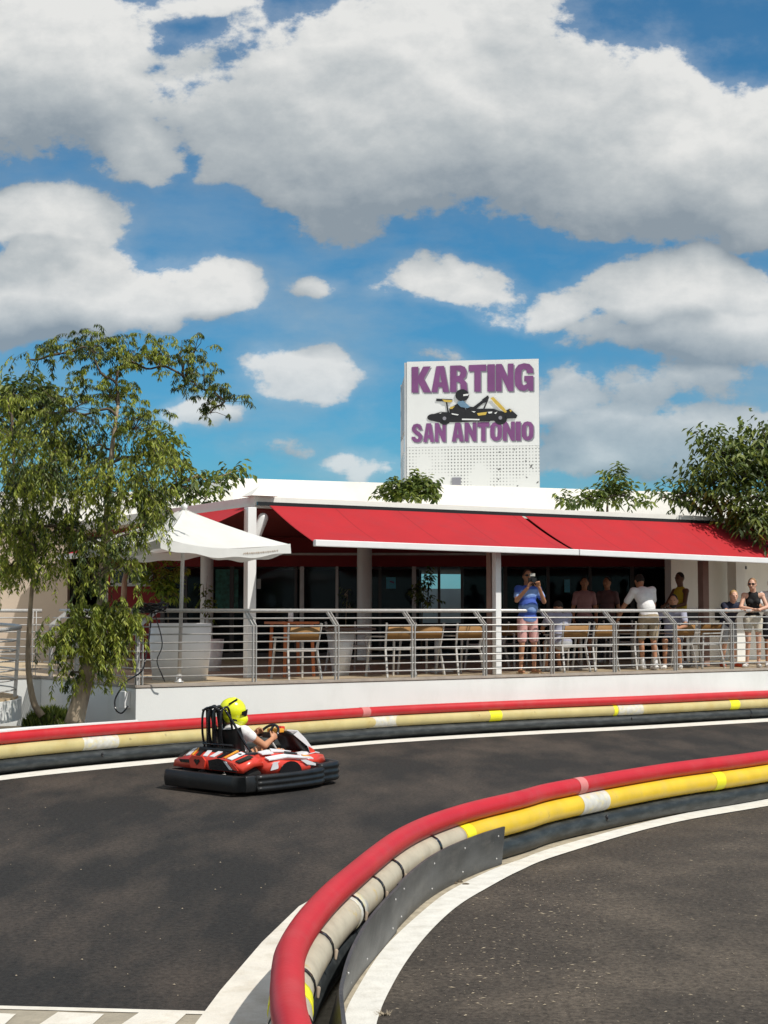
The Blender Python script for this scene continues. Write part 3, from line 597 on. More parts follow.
# cable coil hanging on the railing corner, junction box on the wall
cc = PX(152, .25, DZ + 1.07); mb = MB()
for k in range(9):
    r = .17 + .03 * random.random(); z = .025 * (k % 4) + random.uniform(-.02, .03); e = random.uniform(-.05, .05)
    mb.tube([cc + V((r * math.cos(t * .5) + e, .6 * r * math.sin(t * .5) + e, z + .03 * math.sin(t * 1.1 + k))) for t in range(13)], .011, 6)
cb_ = mb.build('cable_coil', 'gloss_black'); tag(cb_, 'black cable coiled on top of the railing corner beside the umbrella', 'cable')
mb = MB()
mb.tube(spline([cc + V((.02, -.08, 0)), PX(150, -.02, 1.6), PX(146, -.05, 1.25), A(141, 672, 21.0), A(127, 681, 21.35), A(120, 690, 21.4), A(115, 700, 21.4), A(116, 710, 21.35), A(122, 713, 21.3), A(128, 706, 21.35)], 5), .012, 6)
mb.tube(spline([cc + V((.04, -.05, 0)), PX(163, -.02, 1.5), PX(158, -.04, 1.25), PX(163, -.04, 1.05), PX(166, 0, .95)], 5), .009, 6)
tag(mb.build('cable', 'gloss_black'), 'loose black cable hanging from the railing down to the junction box', 'cable')
d = (E0 - E1).normalized(); n_ = V((d.y, -d.x, 0)); c = E0 - d * .28 + n_ * .045; bx = MB().box(V((c.x, c.y, .69)), (.20, .09, .24), math.atan2(d.y, d.x)).build('junction_box', 'planter', bevel=.01)
tag(bx, 'small white junction box on the shaded wall near its corner', 'electrical box')
# ------------------------------------------------------------------ cafe building
YF = 32.8
cafe = thing('cafe', 'low white cafe building with maroon front and dark glass doors behind the terrace', 'building', (0, YF, DZ))
def fx(px, Y=YF): return (px - 384) / F * Y * 1.0
ZL = 2.92
front_l = UV(-.30, 1.62); side_l = UV(-.30, 1.62 + 9.6)
FR_R = PX(716, 1.62)
roofpoly = [front_l, FR_R, FR_R + N * .22, FR_R + N * .22 + U * 7, V((18, 36, 0)), V((-3.2, 36, 0)), side_l]  # slab beyond the fascia's right end is added to shade the white wall
MB().slab(roofpoly, 3.60, 3.78).build('roof', 'roof_white', cafe)
ceil_in = [UV(-.2, 1.75), PX(712, 1.75), V((FR_R.x + .2, YF - .01, 0)), V((side_l.x + .25, YF - .01, 0))]
MB().slab(ceil_in, 3.57, 3.597).build('ceiling', 'maroon', cafe)
# upper white volume set back on the roof
a = A(228, 478, 33.4); b = A(652, 492, 37.2); b2 = b + (b - a) * .5
zt = 4.92; dd = (b - a).normalized(); nn = V((-dd.y, dd.x, 0)); e0 = V((a.x, a.y, 0)); e1 = V((b2.x, b2.y, 0))
MB().slab([e0, e1, e1 + nn * 7, e0 + nn * 7], 3.0, zt).build('upper_wall', 'roof_white', cafe)
MB().slab([V((-13, YF - .15, 0)), V((-3.3, YF - .15, 0)), V((-3.3, YF + 5, 0)), V((-13, YF + 5, 0))], 3.79, 4.55).build('upper_wall', 'roof_white', cafe)
# facade: beige wall, maroon wall with a window, lintel, glass
xb = fx(68); MB().box(((-13 + xb) / 2, YF + .1, (DZ + 3.79) / 2), (xb + 13, .25, 3.79 - DZ)).build('wall', 'beige_wall', cafe)
xm0, xm1 = fx(108), fx(163)
w = MB().box(((xm0 + xm1) / 2, YF + .12, (DZ + 3.79) / 2), (xm1 - xm0, .2, 3.79 - DZ)).build('maroon_wall', 'maroon', cafe)
xw = fx(132); wf = MB(); zc = 1.95 + (611 - 577) / 45.7
for dx, dz, sx, sz in ((-.42, 0, .07, .36), (.42, 0, .07, .36), (0, .17, .91, .07), (0, -.17, .91, .07), (-.08, 0, .05, .3)): wf.box((xw + dx, YF - .02, zc + dz), (sx, .1, sz))
wf = wf.build('window', 'frame_l', cafe); MB().box((xw, YF + .0, zc), (.78, .03, .28)).build('pane', 'gloss_black', wf)
xr = fx(668)
MB().box(((xm1 + xr) / 2, YF + .12, (ZL + 3.56) / 2), (xr - xm1, .3, 3.56 - ZL)).build('lintel', 'maroon', cafe)
MB().box(((xm1 + xr) / 2 - 1.0, YF - .05, ZL + .27), (xr - xm1 - 2.2, .05, .05)).build('trim', 'frame_l', cafe)
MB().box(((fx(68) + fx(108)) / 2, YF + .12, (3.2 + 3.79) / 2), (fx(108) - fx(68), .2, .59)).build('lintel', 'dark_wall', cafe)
# room behind the glass; sky through an added back opening imitates a pane reflection
YB = YF + 5.0; mb = MB()
x0, x1 = fx(68), 7.6
def A2(px, Y): return (px - 384) / F * Y
ho0, ho1 = A2(419, YB), A2(462, YB)
mb.box(((x0 + ho0) / 2, YB, 2.2), (ho0 - x0, .1, 2.9)); mb.box(((x1 + ho1) / 2, YB, 2.2), (x1 - ho1, .1, 2.9))
mb.box(((ho0 + ho1) / 2, YB, 3.35), (ho1 - ho0, .1, .6)); mb.box(((ho0 + ho1) / 2, YB, 1.2), (ho1 - ho0, .1, .9))
mb.box((x0 - .05, (YF + YB) / 2 + .3, 2.2), (.1, 4.4, 2.9)); mb.box((x1 + .05, (YF + YB) / 2 + .3, 2.2), (.1, 4.4, 2.9)); mb.box(((x0 + x1) / 2, (YF + YB) / 2 + .2, 3.52), (x1 - x0, 4.6, .06))
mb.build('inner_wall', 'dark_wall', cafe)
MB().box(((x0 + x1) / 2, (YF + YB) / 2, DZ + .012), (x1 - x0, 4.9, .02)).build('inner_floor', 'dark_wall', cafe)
mull = [163, 186, 212, 232, 247, 296, 302, 337, 380, 414, 439, 462, 505, 548, 590, 632, 668]
for i, px in enumerate(mull):
    MB().box((fx(px), YF + .02, (DZ + ZL) / 2), (.06 if i % 3 else .09, .09, ZL - DZ)).build('window_frame', 'frame_l' if i in (6, 7, 9, 4) else 'frame', cafe)
for a_, b_ in zip(mull, mull[1:]):
    if b_ - a_ < 8: continue
    MB().box(((fx(a_) + fx(b_)) / 2, YF + .05, (DZ + ZL) / 2), (fx(b_) - fx(a_) - .07, .012, ZL - DZ - .02)).build('glass_door', 'glass', cafe)
MB().box(((fx(163) + fx(668)) / 2, YF + .02, DZ + .07), (fx(668) - fx(163), .075, .14)).build('door_sill', 'frame', cafe)
# round columns of the front
for px, d_ in ((207, .28), (364.5, .32)):
    MB().lathe((fx(px, YF - .5), YF - .5, DZ), [(d_ / 2, 0), (d_ / 2, 2.665)], 20).build('column', 'white_metal', cafe)
# square posts carrying the roof edge
for px, m_, w_, v_, z_ in ((250, 'white_metal', .15, 1.6, 3.6), (496.5, 'white_metal', .11, .42, 3.05), (703, 'brown_post', .15, 1.6, 3.6)):
    c = PX(px, v_, 0); MB().box((c.x, c.y, (DZ + z_) / 2), (w_, w_, z_ - DZ), math.atan2(U.y, U.x)).build('post', m_, cafe, bevel=.008)
c = PX(491, .55, 0); MB().box((c.x, c.y, (DZ + 3.06) / 2), (.12, .10, 3.06 - DZ), math.atan2(U.y, U.x)).build('post', 'brown_post', cafe)  # brown strip paints in the shaded left face of the white post
c = PX(736, 3.4, 0); MB().box((c.x, c.y, (DZ + 3.6) / 2), (.26, .26, 3.6 - DZ), math.atan2(U.y, U.x)).build('post', 'white_wall', cafe)
# white wall at the right
a = V((A2(671, 31.4), 31.4, 0)); b = V((A2(820, 33.6), 33.6, 0)); d = (b - a).normalized(); n = V((-d.y, d.x, 0)) * .2
MB().slab([a, b, b + n, a + n], DZ, 3.565).build('wall', 'white_wall', cafe)
for s0, s1, z0, z1 in ((.25, .85, 1.75, 1.98), (1.2, 1.95, 1.75, 1.98), (1.6, 2.1, 2.85, 2.92)):
    p = a + d * s0; q = a + d * s1; nn_ = V((d.y, -d.x, 0)) * .04; MB().slab([p + nn_, q + nn_, q, p], z0, z1).build('vent', 'gloss_black', cafe)
# peak cap over the corner post, small lamp tube
c = front_l + U * .12 + N * .05; MB().add([V((c.x, c.y, 3.96)), *[c + U * i * .24 + N * j * .2 + V((0, 0, 3.785)) for i, j in ((-1, -1), (1, -1), (1, 1), (-1, 1))]], [(0, 1, 2), (0, 2, 3), (0, 3, 4), (0, 4, 1), (1, 4, 3, 2)]).build('corner_cap', 'roof_white', cafe)
c = PX(259, 1.7, 3.27); lm = MB().caps(c - V((.07, 0, .16)), c + V((.06, 0, .17)), .085, .085, 16).build('spotlight', 'white_metal'); tag(lm, 'white tilted cylinder lamp beside the left corner post under the awning', 'lamp')
# notices on the glass
for px, py, w_, h_, m_, la in ((391, 583, .21, .25, 'poster_blue', 'light blue square sticker on the glass right of the round column'), (567, 586, .12, .28, 'poster_blue', 'small blue upright notice behind the man holding the camera'), (259, 584, .08, .22, 'poster_grey', 'small pale notice on the glass right of the corner post'),
                               (227, 590, .5, .9, 'poster_green', 'dark green poster on the glass left of the corner post')):
    o = MB().box((fx(px), YF + .02, 1.95 + (611 - py) / 45.7), (w_, .01, h_)).build('notice', m_); tag(o, la, 'notice')
    if 'sticker' in la:
        MB().box((fx(px) + .02, YF + .01, 1.95 + (611 - py) / 45.7 + .02), (.10, .006, .03), m=Matrix.Rotation(R(20), 3, 'Y')).build('mark', 'purple', o)
# ------------------------------------------------------------------ awnings
NOVAL = True
def awning(label, ua, ub, v1=0.0, z0=3.655, z1a=2.96, z1b=2.93, v0=1.55, va=0.0, vb=0.0):
    t = thing('awning', label, 'awning', UV(ua, v0, z0), group='red terrace awnings'); nU, nV = 40, 10; mb = MB(); vs = []
    for i in range(nU + 1):
        for j in range(nV + 1):
            s_ = i / nU; r = j / nV; v = v0 + ((va + (vb - va) * s_) - v0) * r; z = z0 + ((z1a + (z1b - z1a) * s_) - z0) * r - .05 * math.sin(math.pi * r) * (.6 + .4 * math.sin(s_ * 9))
            vs.append(UV(ua + (ub - ua) * s_, v, z))
    n2 = nV + 1; m0 = len(vs); vs += [v + V((0, 0, -.006)) for v in vs]
    fs = []
    for i in range(nU):
        for j in range(nV):
            q = (i * n2 + j, (i + 1) * n2 + j, (i + 1) * n2 + j + 1, i * n2 + j + 1); fs.append(q); fs.append(tuple(k + m0 for k in q[::-1]))
    mb.add(vs, fs, True).build('canopy', 'awning', t, fix=False)
    MB().bar(UV(ua - .02, va - .03, z1a - .01), UV(ub + .02, vb - .03, z1b - .01), .085, .10).build('front_bar', 'awn_white', t, bevel=.012)
    for s_ in (.08, .5, .92):
        u = ua + (ub - ua) * s_; e = UV(u + .45, .95, 3.22); mb = MB()
        mb.bar(UV(u, v0, 3.53), e, .05, .06); mb.bar(e, UV(u + .05, va + (vb - va) * s_ + .06, z1a + (z1b - z1a) * s_ - .02), .05, .06); mb.build('folding_arm', 'white_metal', t)
    return t
uA = ux(318, 0); uB = ux(575.5, 0); uC = ux(579, 0)
awning('longer red fabric awning on the left with a white front bar', uA - .06, uB, z1a=2.985, z1b=2.945)
awning('red fabric awning on the right reaching behind the dark leafy tree', uC, ux(768, 0) + 2.6, z1a=2.945, z1b=2.875, va=.02, vb=.50)
MB().bar(UV(-.30, 1.53, 3.66), PX(716, 1.53, 3.66), .05, .06).build('awning_cassette', 'gloss_black', cafe)
# side awning at the left corner, falling away to the left
t = thing('awning', 'short dark red side awning behind the white umbrella at the corner post', 'awning', UV(-.35, 1.7, 3.6), group=None)
mb = MB(); n = 8; vs = []
for i in range(n + 1):
    for j in range(n + 1): vs.append(UV(-.36 - 1.7 * j / n, 1.62 + 4.2 * i / n, 3.62 - .70 * j / n - .04 * math.sin(math.pi * j / n)))
fs = [(i * (n + 1) + j, (i + 1) * (n + 1) + j, (i + 1) * (n + 1) + j + 1, i * (n + 1) + j + 1) for i in range(n) for j in range(n)]
mb.add(vs, fs, True).build('canopy', 'awning', t, fix=False); MB().bar(UV(-2.07, 1.6, 2.9), UV(-2.07, 5.8, 2.9), .08, .09).build('front_bar', 'awn_white', t)
# ------------------------------------------------------------------ the big sign
YS = 38.0
sl0 = A(405, 490, YS); sgn = thing('rooftop_sign', 'tall white billboard with purple lettering and a kart picture above the roof', 'sign', (sl0.x, YS, 0), R(-8))
th = R(-8); ex = V((math.cos(th), math.sin(th), 0)); ey = V((-math.sin(th), math.cos(th), 0))
O = V((A2(403.5, YS) + .0, YS, 0)); 
def wpx(px, py):                                    # photo pixel on the sign's face plane -> 3D
    d = ray(px, py); c = V((0, 0, H)); t_ = (O - c).dot(ey) / d.dot(ey); return c + d * t_
TL, TR, BL = wpx(406.9, 361.8), wpx(538.6, 358.6), wpx(407.2, 447.4); zTop = TL.z; zMid = BL.z; WS = (wpx(538.8, 400) - wpx(406.9, 400)).length; Lx = setz(wpx(406.9, 400))
def SP(a, z, d=0): return Lx + ex * a * WS + ey * d + V((0, 0, z))
def face(name, m, z0, z1, y0, y1):
    return MB().prism([SP(0, z0, y0), SP(1, z0, y0), SP(1, z1, y0), SP(0, z1, y0)], V((0, 0, 0)), ey * (y1 - y0)).build(name, m, sgn)
face('panel', 'sign_white', zMid, zTop, 0, .06); face('perforated_panel', 'perf', 3.8, zMid - .004, 0, .05)
hw = wpx(456.5, 482); MB().box(hw - ey * .01, (.22, .04, .22), th).build('hatch', 'shadow_ink', sgn)
# side frame running back from the left edge
fb = MB(); bk = Lx + V((-.09, 2.3, 0)); lf = Lx + V((-.02, .06, 0))
for p in (lf, bk): fb.bar(V((p.x, p.y, 3.8)), V((p.x, p.y, zTop - (.25 if p is bk else .02))), .09, .09)
for k in range(7):
    z = 3.9 + k * (zTop - 4.2) / 6; fb.bar(V((lf.x, lf.y, z)), V((bk.x, bk.y, z)), .05, .05)
fb.build('side_frame', 'sign_grey', sgn)
MB().slab([lf + V((-.03, .1, 0)), bk + V((-.03, -.1, 0)), bk + V((-.01, -.1, 0)), lf + V((-.01, .1, 0))], zMid + .5, zTop - .3).build('side_panel', 'sign_grey', sgn)
MB().slab([lf + V((-.03, .1, 0)), bk + V((-.03, -.1, 0)), bk + V((-.01, -.1, 0)), lf + V((-.01, .1, 0))], 3.8, zMid - .05).build('side_panel', 'perf', sgn)
MB().prism([SP(.02, 3.8, 2.2), SP(.98, 3.8, 2.2), SP(.98, zTop - .2, 2.2), SP(.02, zTop - .2, 2.2)], V((0, 0, 0)), ey * .06).build('rear_panel', 'sign_grey', sgn)
for a_ in (.05, .5, .95): MB().bar(SP(a_, 0, 1.0), SP(a_, zTop - .3, 1.0), .16, .16).build('mast', 'sign_grey', sgn)
GL = {'K': ([(0, 0), (0, 1), (.36, 1), (.36, .64), (.62, 1), (1.02, 1), (.66, .53), (1.04, 0), (.63, 0), (.36, .40), (.36, 0)], None),
 'A': ([(0, 0), (.28, 1), (.72, 1), (1, 0), (.66, 0), (.61, .2), (.39, .2), (.34, 0)], [(.43, .38), (.57, .38), (.5, .74)]),
 'R': ([(0, 0), (0, 1), (.6, 1), (.85, .93), (.95, .75), (.9, .57), (.75, .48), (.93, .36), (.99, 0), (.63, 0), (.58, .30), (.50, .38), (.36, .38), (.36, 0)], [(.37, .6), (.37, .82), (.53, .81), (.6, .71), (.53, .61)]),
 'T': ([(0, 1), (1, 1), (1, .76), (.68, .76), (.68, 0), (.32, 0), (.32, .76), (0, .76)], None),
 'I': ([(0, 0), (0, 1), (1, 1), (1, 0)], None),
 'N': ([(0, 0), (0, 1), (.33, 1), (.68, .5), (.68, 1), (1, 1), (1, 0), (.70, 0), (.32, .52), (.32, 0)], None),
 'G': ([(.5, 1), (.2, .95), (.03, .8), (0, .5), (.03, .2), (.2, .05), (.48, 0), (.64, .03), (.72, .1), (.75, 0), (1, 0), (1, .54), (.52, .54), (.52, .34), (.67, .34), (.64, .25), (.5, .2), (.38, .26), (.35, .5), (.38, .74), (.5, .8), (.62, .76), (.66, .64), (1, .64), (.96, .84), (.8, .96)], None),
 'S': ([(0, .3), (.34, .3), (.38, .2), (.52, .17), (.64, .22), (.62, .33), (.3, .45), (.06, .6), (.02, .78), (.18, .95), (.5, 1), (.82, .94), (.97, .68), (.64, .66), (.6, .78), (.48, .82), (.37, .77), (.4, .67), (.75, .54), (.97, .38), (.98, .2), (.8, .04), (.5, 0), (.15, .05), (.02, .18)], None),
 'O': ([(.5, 1), (.2, .95), (.03, .8), (0, .5), (.03, .2), (.2, .05), (.5, 0), (.8, .05), (.97, .2), (1, .5), (.97, .8), (.8, .95)], [(.5, .8), (.39, .75), (.36, .5), (.39, .25), (.5, .2), (.61, .25), (.64, .5), (.61, .75)])}
def word(name, txt, x0, x1, ytl, ybl, ytr, ybr, gap=.08):
    ws = {'I': .38}; tot = sum(ws.get(c, .96 if c in 'KG' else .9) for c in txt) + gap * (len(txt) - 1); dep = {}
    for m_, dep_, off in (('shadow_ink', .003, 3.6), ('purple', .004, 0)):
        mb = MB(); cur = 0
        for c in txt:
            w_ = ws.get(c, .96 if c in 'KG' else .9)
            def f(a, b, d, cur=cur, w_=w_):
                s_ = (cur + a * w_) / tot; X = x0 + (x1 - x0) * s_; yt = ytl + (ytr - ytl) * s_; yb = ybl + (ybr - ybl) * s_; Y = yb + (yt - yb) * b
                p = wpx(390 + (X + off * 1.6) / 4.8, 340 + (Y + off * 1.8) / 4.8); return p - ey * (d + (.003 if off else .007))
            mb.poly(*GL[c], th=dep_, fn=f); cur += w_ + gap
        mb.build('letter_shadow' if off else 'lettering', m_, sgn)['label'] = ('grey shadow of the word ' if off else 'purple word ') + txt
word('a', 'KARTING', 104, 688, 130, 253, 110, 244, .06); word('b', 'SAN', 104, 268, 402, 492, 398, 488, .07); word('c', 'ANTONIO', 297, 689, 398, 488, 390, 482, .07)
ARTS = {}
def art(polys, m_, lay, name):
    mb = ARTS.setdefault(m_, MB())
    for pl in polys: mb.poly(pl, th=.003, fn=lambda a, b, d: wpx(390 + a / 4.8, 340 + b / 4.8) - ey * (.012 + lay * .003 + d))
def circ(x, y, rx, ry=None, n=14): return [(x + rx * math.cos(2 * math.pi * k / n), y + (ry or rx) * math.sin(2 * math.pi * k / n)) for k in range(n)]
blk = [circ(262, 377, 31), circ(530, 374, 33), circ(208, 372, 29, 17), [(196, 360), (245, 345), (300, 350), (345, 366), (490, 352), (500, 388), (350, 394), (240, 396), (200, 388)],
       [(222, 282), (300, 285), (300, 297), (222, 294)], [(268, 296), (274, 296), (284, 350), (276, 350)], [(284, 330), (325, 305), (355, 318), (370, 350), (372, 372), (320, 380), (290, 372)],
       [(360, 318), (400, 322), (440, 292), (452, 300), (408, 336), (368, 336)], [(440, 288), (470, 266), (476, 276), (468, 296), (450, 304)], [(362, 336), (440, 330), (496, 330), (552, 352), (552, 388), (362, 388)],
       [(466, 290), (472, 290), (452, 336), (446, 334)], [(545, 345), (575, 330), (612, 362), (606, 376), (560, 378)], [(398, 344), (480, 338), (480, 392), (398, 392)]]
for i, p_ in enumerate(blk): art([p_], 'ink', i * .34, 'kart_picture')
art([circ(347, 266, 33, 29)], 'ink', 5, 'kart_picture'); art([[(352, 262), (380, 258), (374, 268), (352, 270)]], 'sign_white', 6.2, 'kart_picture')
art([[(328, 296), (352, 292), (386, 322), (372, 328), (340, 322), (324, 306)]], 'ink_b', 6, 'kart_picture')
for i, p_ in enumerate(([(482, 280), (496, 274), (548, 326), (562, 346), (552, 350), (520, 322), (500, 300)], [(418, 352), (466, 346), (460, 360), (424, 364)], [(250, 286), (300, 290), (296, 300), (262, 298)], [(572, 334), (586, 338), (580, 348)], [(290, 322), (312, 318), (300, 332), (288, 332)])): art([p_], 'ink_y', 6 + .3 * i, 'kart_picture')
for c_ in ((262, 377), (530, 374)): art([circ(*c_, 9)], 'shadow_ink', 7, 'kart_picture')
for p_ in ([(346, 378), (430, 380), (430, 386), (346, 385)], [(296, 352), (330, 358), (326, 363), (298, 358)], [(470, 346), (492, 344), (489, 352), (474, 354)], [(236, 352), (250, 348), (244, 354)], [(500, 352), (516, 344), (508, 356)], [(392, 342), (412, 344), (404, 350)]): art([p_], 'sign_white', 7, 'kart_picture')
for m_, mb in ARTS.items(): mb.build('kart_picture', m_, sgn)

gw = MB().box((A2(440, 44), 44, 1.3), (9, .2, 2.6)).build('reflection_wall', 'white_wall'); tag(gw, 'white wall added behind the cafe to imitate a reflection in the bright pane', 'wall')  # added wall; through the bright pane it imitates a white reflection
# ------------------------------------------------------------------ white umbrella
ub = G(179, 681, DZ); ub = PX(180, .55, DZ)
um = thing('umbrella', 'square white canvas umbrella standing on the terrace beside the railing corner', 'umbrella', ub)
MB().tube([ub, ub + V((.03, 0, 1.3)), ub + V((.05, 0, 2.5))], .028, 12).build('pole', 'steel', um)
ap = A(189, 509, ub.y); za = ap.z; ze = 1.95 + (611 - 546) / 66; cxy = V((A(184, 540, ub.y).x, ub.y, 0))
MB().tube([ub + V((.05, 0, 2.4)), V((cxy.x, cxy.y, za - .05))], .022, 10).build('upper_pole', 'steel', um)
hw_ = 1.22; rot = R(45); cor = [cxy + V((1.58 * math.cos(a), 1.58 * math.sin(a), ze)) for a in [R(-4 + 90 * k) for k in range(4)]]
mb = MB(); n = 10; vs = []; fs = []
for k in range(4):
    a = cor[k]; b = cor[(k + 1) % 4]; o = len(vs)
    for i in range(n + 1):
        r = i / n
        for j in range(n + 1):
            s_ = j / n; p = V((cxy.x, cxy.y, za)) * (1 - r) + (a * (1 - s_) + b * s_) * r; sag = -.10 * math.sin(math.pi * s_) * r - .05 * math.sin(math.pi * min(r, 1)) * 1
            vs.append(p + V((0, 0, sag)) + V((0, 0, .012 * math.sin(9 * s_ + 5 * r + k))))
    for i in range(n):
        for j in range(n): fs.append((o + i * (n + 1) + j, o + (i + 1) * (n + 1) + j, o + (i + 1) * (n + 1) + j + 1, o + i * (n + 1) + j + 1))
mb.add(vs, fs, True).build('canopy', 'umb', um, fix=False)
mb = MB()
for k in range(4):
    a = cor[k]; b = cor[(k + 1) % 4]; vs = []
    for j in range(25):
        s_ = j / 24; p = a * (1 - s_) + b * s_ + V((0, 0, -.10 * math.sin(math.pi * s_))); out = (p - V((cxy.x, cxy.y, p.z))).normalized() * .012
        vs += [p, p + out + V((0, 0, -.13 + .015 * math.sin(s_ * 20 + k)))]
    mb.add(vs, [(2 * i, 2 * i + 2, 2 * i + 3, 2 * i + 1) for i in range(24)], True)
mb.build('valance', 'umb', um, fix=False)
mb = MB()
for j in range(22):
    s_ = .12 + j * .016; a = cor[3] * (1 - s_) + cor[0] * s_; 
for j in range(20):
    s_ = .62 + j * .014; p = cor[3] * (1 - s_) + cor[0] * s_ + V((0, 0, -.10 * math.sin(math.pi * s_) - .07)); o_ = (p - V((cxy.x, cxy.y, p.z))).normalized(); mb.box(p + o_ * .02, (.012, .004, .016 + .006 * (j % 3)), math.atan2(o_.y, o_.x) + math.pi / 2)
mb.build('printed_line', 'tan', um)
for k in range(4):
    MB().tube([V((cxy.x, cxy.y, za - .12)), cor[k] - V((0, 0, .03))], .012, 6).build('rib', 'white_metal', um)
    MB().tube([V((cxy.x, cxy.y, za - .62)), (V((cxy.x, cxy.y, za - .12)) + cor[k]) / 2 - V((0, 0, .02))], .01, 6).build('strut', 'white_metal', um)
MB().ell((cxy.x, cxy.y, za + .03), (.05, .05, .05)).build('finial', 'white_metal', um)
MB().lathe((ub.x, ub.y, DZ), [(0, 0.001), (.07, .001), (.07, .02), (.045, .03), (.04, .12), (0, .12)]).build('base', 'steel', um)
# planters
c = PX(181, 1.55, DZ); t = thing('planter', 'big round white planter behind the railing under the umbrella', 'planter', c)
MB().lathe(c, [(0, .0), (.42, .0), (.46, .4), (.48, .86), (.44, .86), (.43, .78)], 32).build('pot', 'planter', t); MB().lathe(c, [(0, .79), (.435, .79)], 24).build('soil', 'soil', t)
c = PX(215, 4.2, DZ); t = thing('planter', 'small tapered white planter right of the big round planter', 'planter', c)
MB().lathe(c, [(0, 0), (.11, 0), (.17, .56), (.15, .56), (.14, .52), (0, .52)], 4).build('pot', 'planter', t)
# ------------------------------------------------------------------ furniture
def chair(name='chair', m='tan'):
    t = thing(name, 'x', 'chair')
    w, dp = .27, .24
    for sx in (-1, 1):
        MB().bar((sx * w, dp + .05, 0), (sx * (w - .03), dp - .02, .64), .028, .028).build('leg', 'alu', t)
        mb = MB(); mb.bar((sx * (w + .01), -dp - .08, 0), (sx * (w - .02), -dp + .02, .46), .028, .034); mb.bar((sx * (w - .02), -dp + .02, .45), (sx * (w + .015), -dp - .07, .86), .026, .034); mb.build('back_leg', 'alu', t)
        MB().bar((sx * (w - .01), dp + .02, .64), (sx * (w - .01), -dp - .02, .645), .04, .022).build('armrest', 'alu', t)
    MB().box((0, 0, .44), (.50, .48, .03)).build('seat', 'alu', t, bevel=.008)
    mb = MB(); n = 8; vs = []
    for i in range(n + 1):
        x = -w + .015 + (2 * w - .03) * i / n; d = -.03 * math.sin(math.pi * i / n)
        for z in (.60, .80): vs += [V((x, -dp - .02 - (z - .6) * .22 + d, z)), V((x, -dp - .035 - (z - .6) * .22 + d, z))]
    fs = []
    for i in range(n):
        o = 4 * i; fs += [(o, o + 4, o + 6, o + 2), (o + 1, o + 3, o + 7, o + 5), (o + 2, o + 6, o + 7, o + 3), (o, o + 1, o + 5, o + 4)]
    mb.add(vs, fs, True).build('backrest', m, t); return t
ch0 = chair()
RZ = math.atan2(U.y, U.x)
spots = [(296, .75, 0, 'tan backed aluminium chair at the orange wooden table, leftmost on the terrace'), (390, .75, 4, 'tan backed chair just left of the pane showing sky, near the railing'),
         (420, 1.1, -5, 'tan backed chair standing between two others below the bright pane'), (459, .85, 5, 'tan backed chair left of the white post, closest to it'),
         (565, .75, 0, 'tan backed chair with the crouched person in grey sitting on it'), (594, .85, 3, 'tan backed chair right of the crouched person in grey'),
         (636, 1.0, 0, 'tan backed chair in front of the standing man in the white shirt'), (672, .9, 6, 'chair carrying the bearded seated man in the pale blue shirt'), (700, .8, 96, 'chair turned sideways left of the brown post'),
         (520, 2.3, 170, 'chair standing in the dark behind the man holding the camera'), (486, 2.6, 20, 'chair in the shade behind the white post'), (348, 2.9, 175, 'chair beyond the white pedestal table'), (620, 3.0, 150, 'chair in the dark under the person in dim clothes')]
for i, (px, v, rz, la) in enumerate(spots):
    o = ch0 if i == 0 else copy_tree(ch0)
    p = PX(px, v, DZ); o.location = p; o.rotation_euler = (0, 0, RZ + R(rz)); o['label'] = la; o['group'] = 'tan and aluminium terrace chairs'
def table(px, v, la, top='table_dark', ped='planter', r=.4, h=.74, kind=0, group=None):
    p = PX(px, v, DZ); t = thing('table', la, 'table', p, RZ)
    m = Matrix.Rotation(RZ, 3, 'Z')
    if kind == 0:
        MB().box(p + V((0, 0, h)), (2 * r, 2 * r, .035), RZ).build('table_top', top, t, bevel=.006)
        MB().lathe(p, [(0, .001), (.13, .001), (.24, h - .03), (0, h - .03)], 4).build('pedestal', ped, t)
    elif kind == 1:
        MB().box(p + V((0, 0, h)), (2 * r, 2 * r, .04), RZ).build('table_top', top, t, bevel=.006)
        for i in (-1, 1):
            for j in (-1, 1): MB().bar(p + m @ V((i * r * .8, j * r * .8, 0)), p + m @ V((i * r * .72, j * r * .72, h - .02)), .05, .05).build('leg', ped, t)
    else:
        MB().box(p + V((0, 0, h)), (2 * r, 2 * r, .03), RZ).build('table_top', top, t, bevel=.006)
        MB().tube([p, p + V((0, 0, h))], .03, 10).build('leg', ped, t); MB().box(p + V((0, 0, .012)), (.42, .42, .02), RZ).build('foot', ped, t)
    return t
table(292, 1.6, 'orange stained wooden table carrying the white candle, left on the terrace', 'orange_wood', 'orange_wood', .33, .86, 1)
table(341, 1.5, 'dark topped table on a tapered white pedestal left of the round column', r=.42, h=.76)
table(436, 1.9, 'dark table behind the chairs below the bright pane', ped='alu', kind=2, r=.36)
table(580, 1.6, 'dark table in front of the crouched person in grey', ped='alu', kind=2, r=.36)
table(632, 1.55, 'dark table on which the man in the white shirt leans', ped='alu', kind=2, r=.38)
table(690, 1.65, 'pale table beside the brown post', 'alu', 'alu', kind=2, r=.36)
c = PX(291, 1.6, DZ + .88); cn = MB().lathe(c, [(0, 0), (.042, 0), (.042, .17), (.015, .18), (.01, .21), (0, .21)], 16).build('candle', 'planter'); origin(tag(cn, 'white pillar candle on the orange wooden table', 'candle'), c)
for px, v, la in ((641, 1.45, 'white cup on the table beside the standing man in white'), (692, 1.6, 'white cup on the pale table by the brown post')):
    c = PX(px, v, DZ + (.755 if px < 660 else .755)); origin(tag(MB().lathe(c, [(0, 0), (.03, 0), (.04, .10), (.036, .10), (.028, .01)], 14).build('cup', 'planter'), la, 'cup'), c)
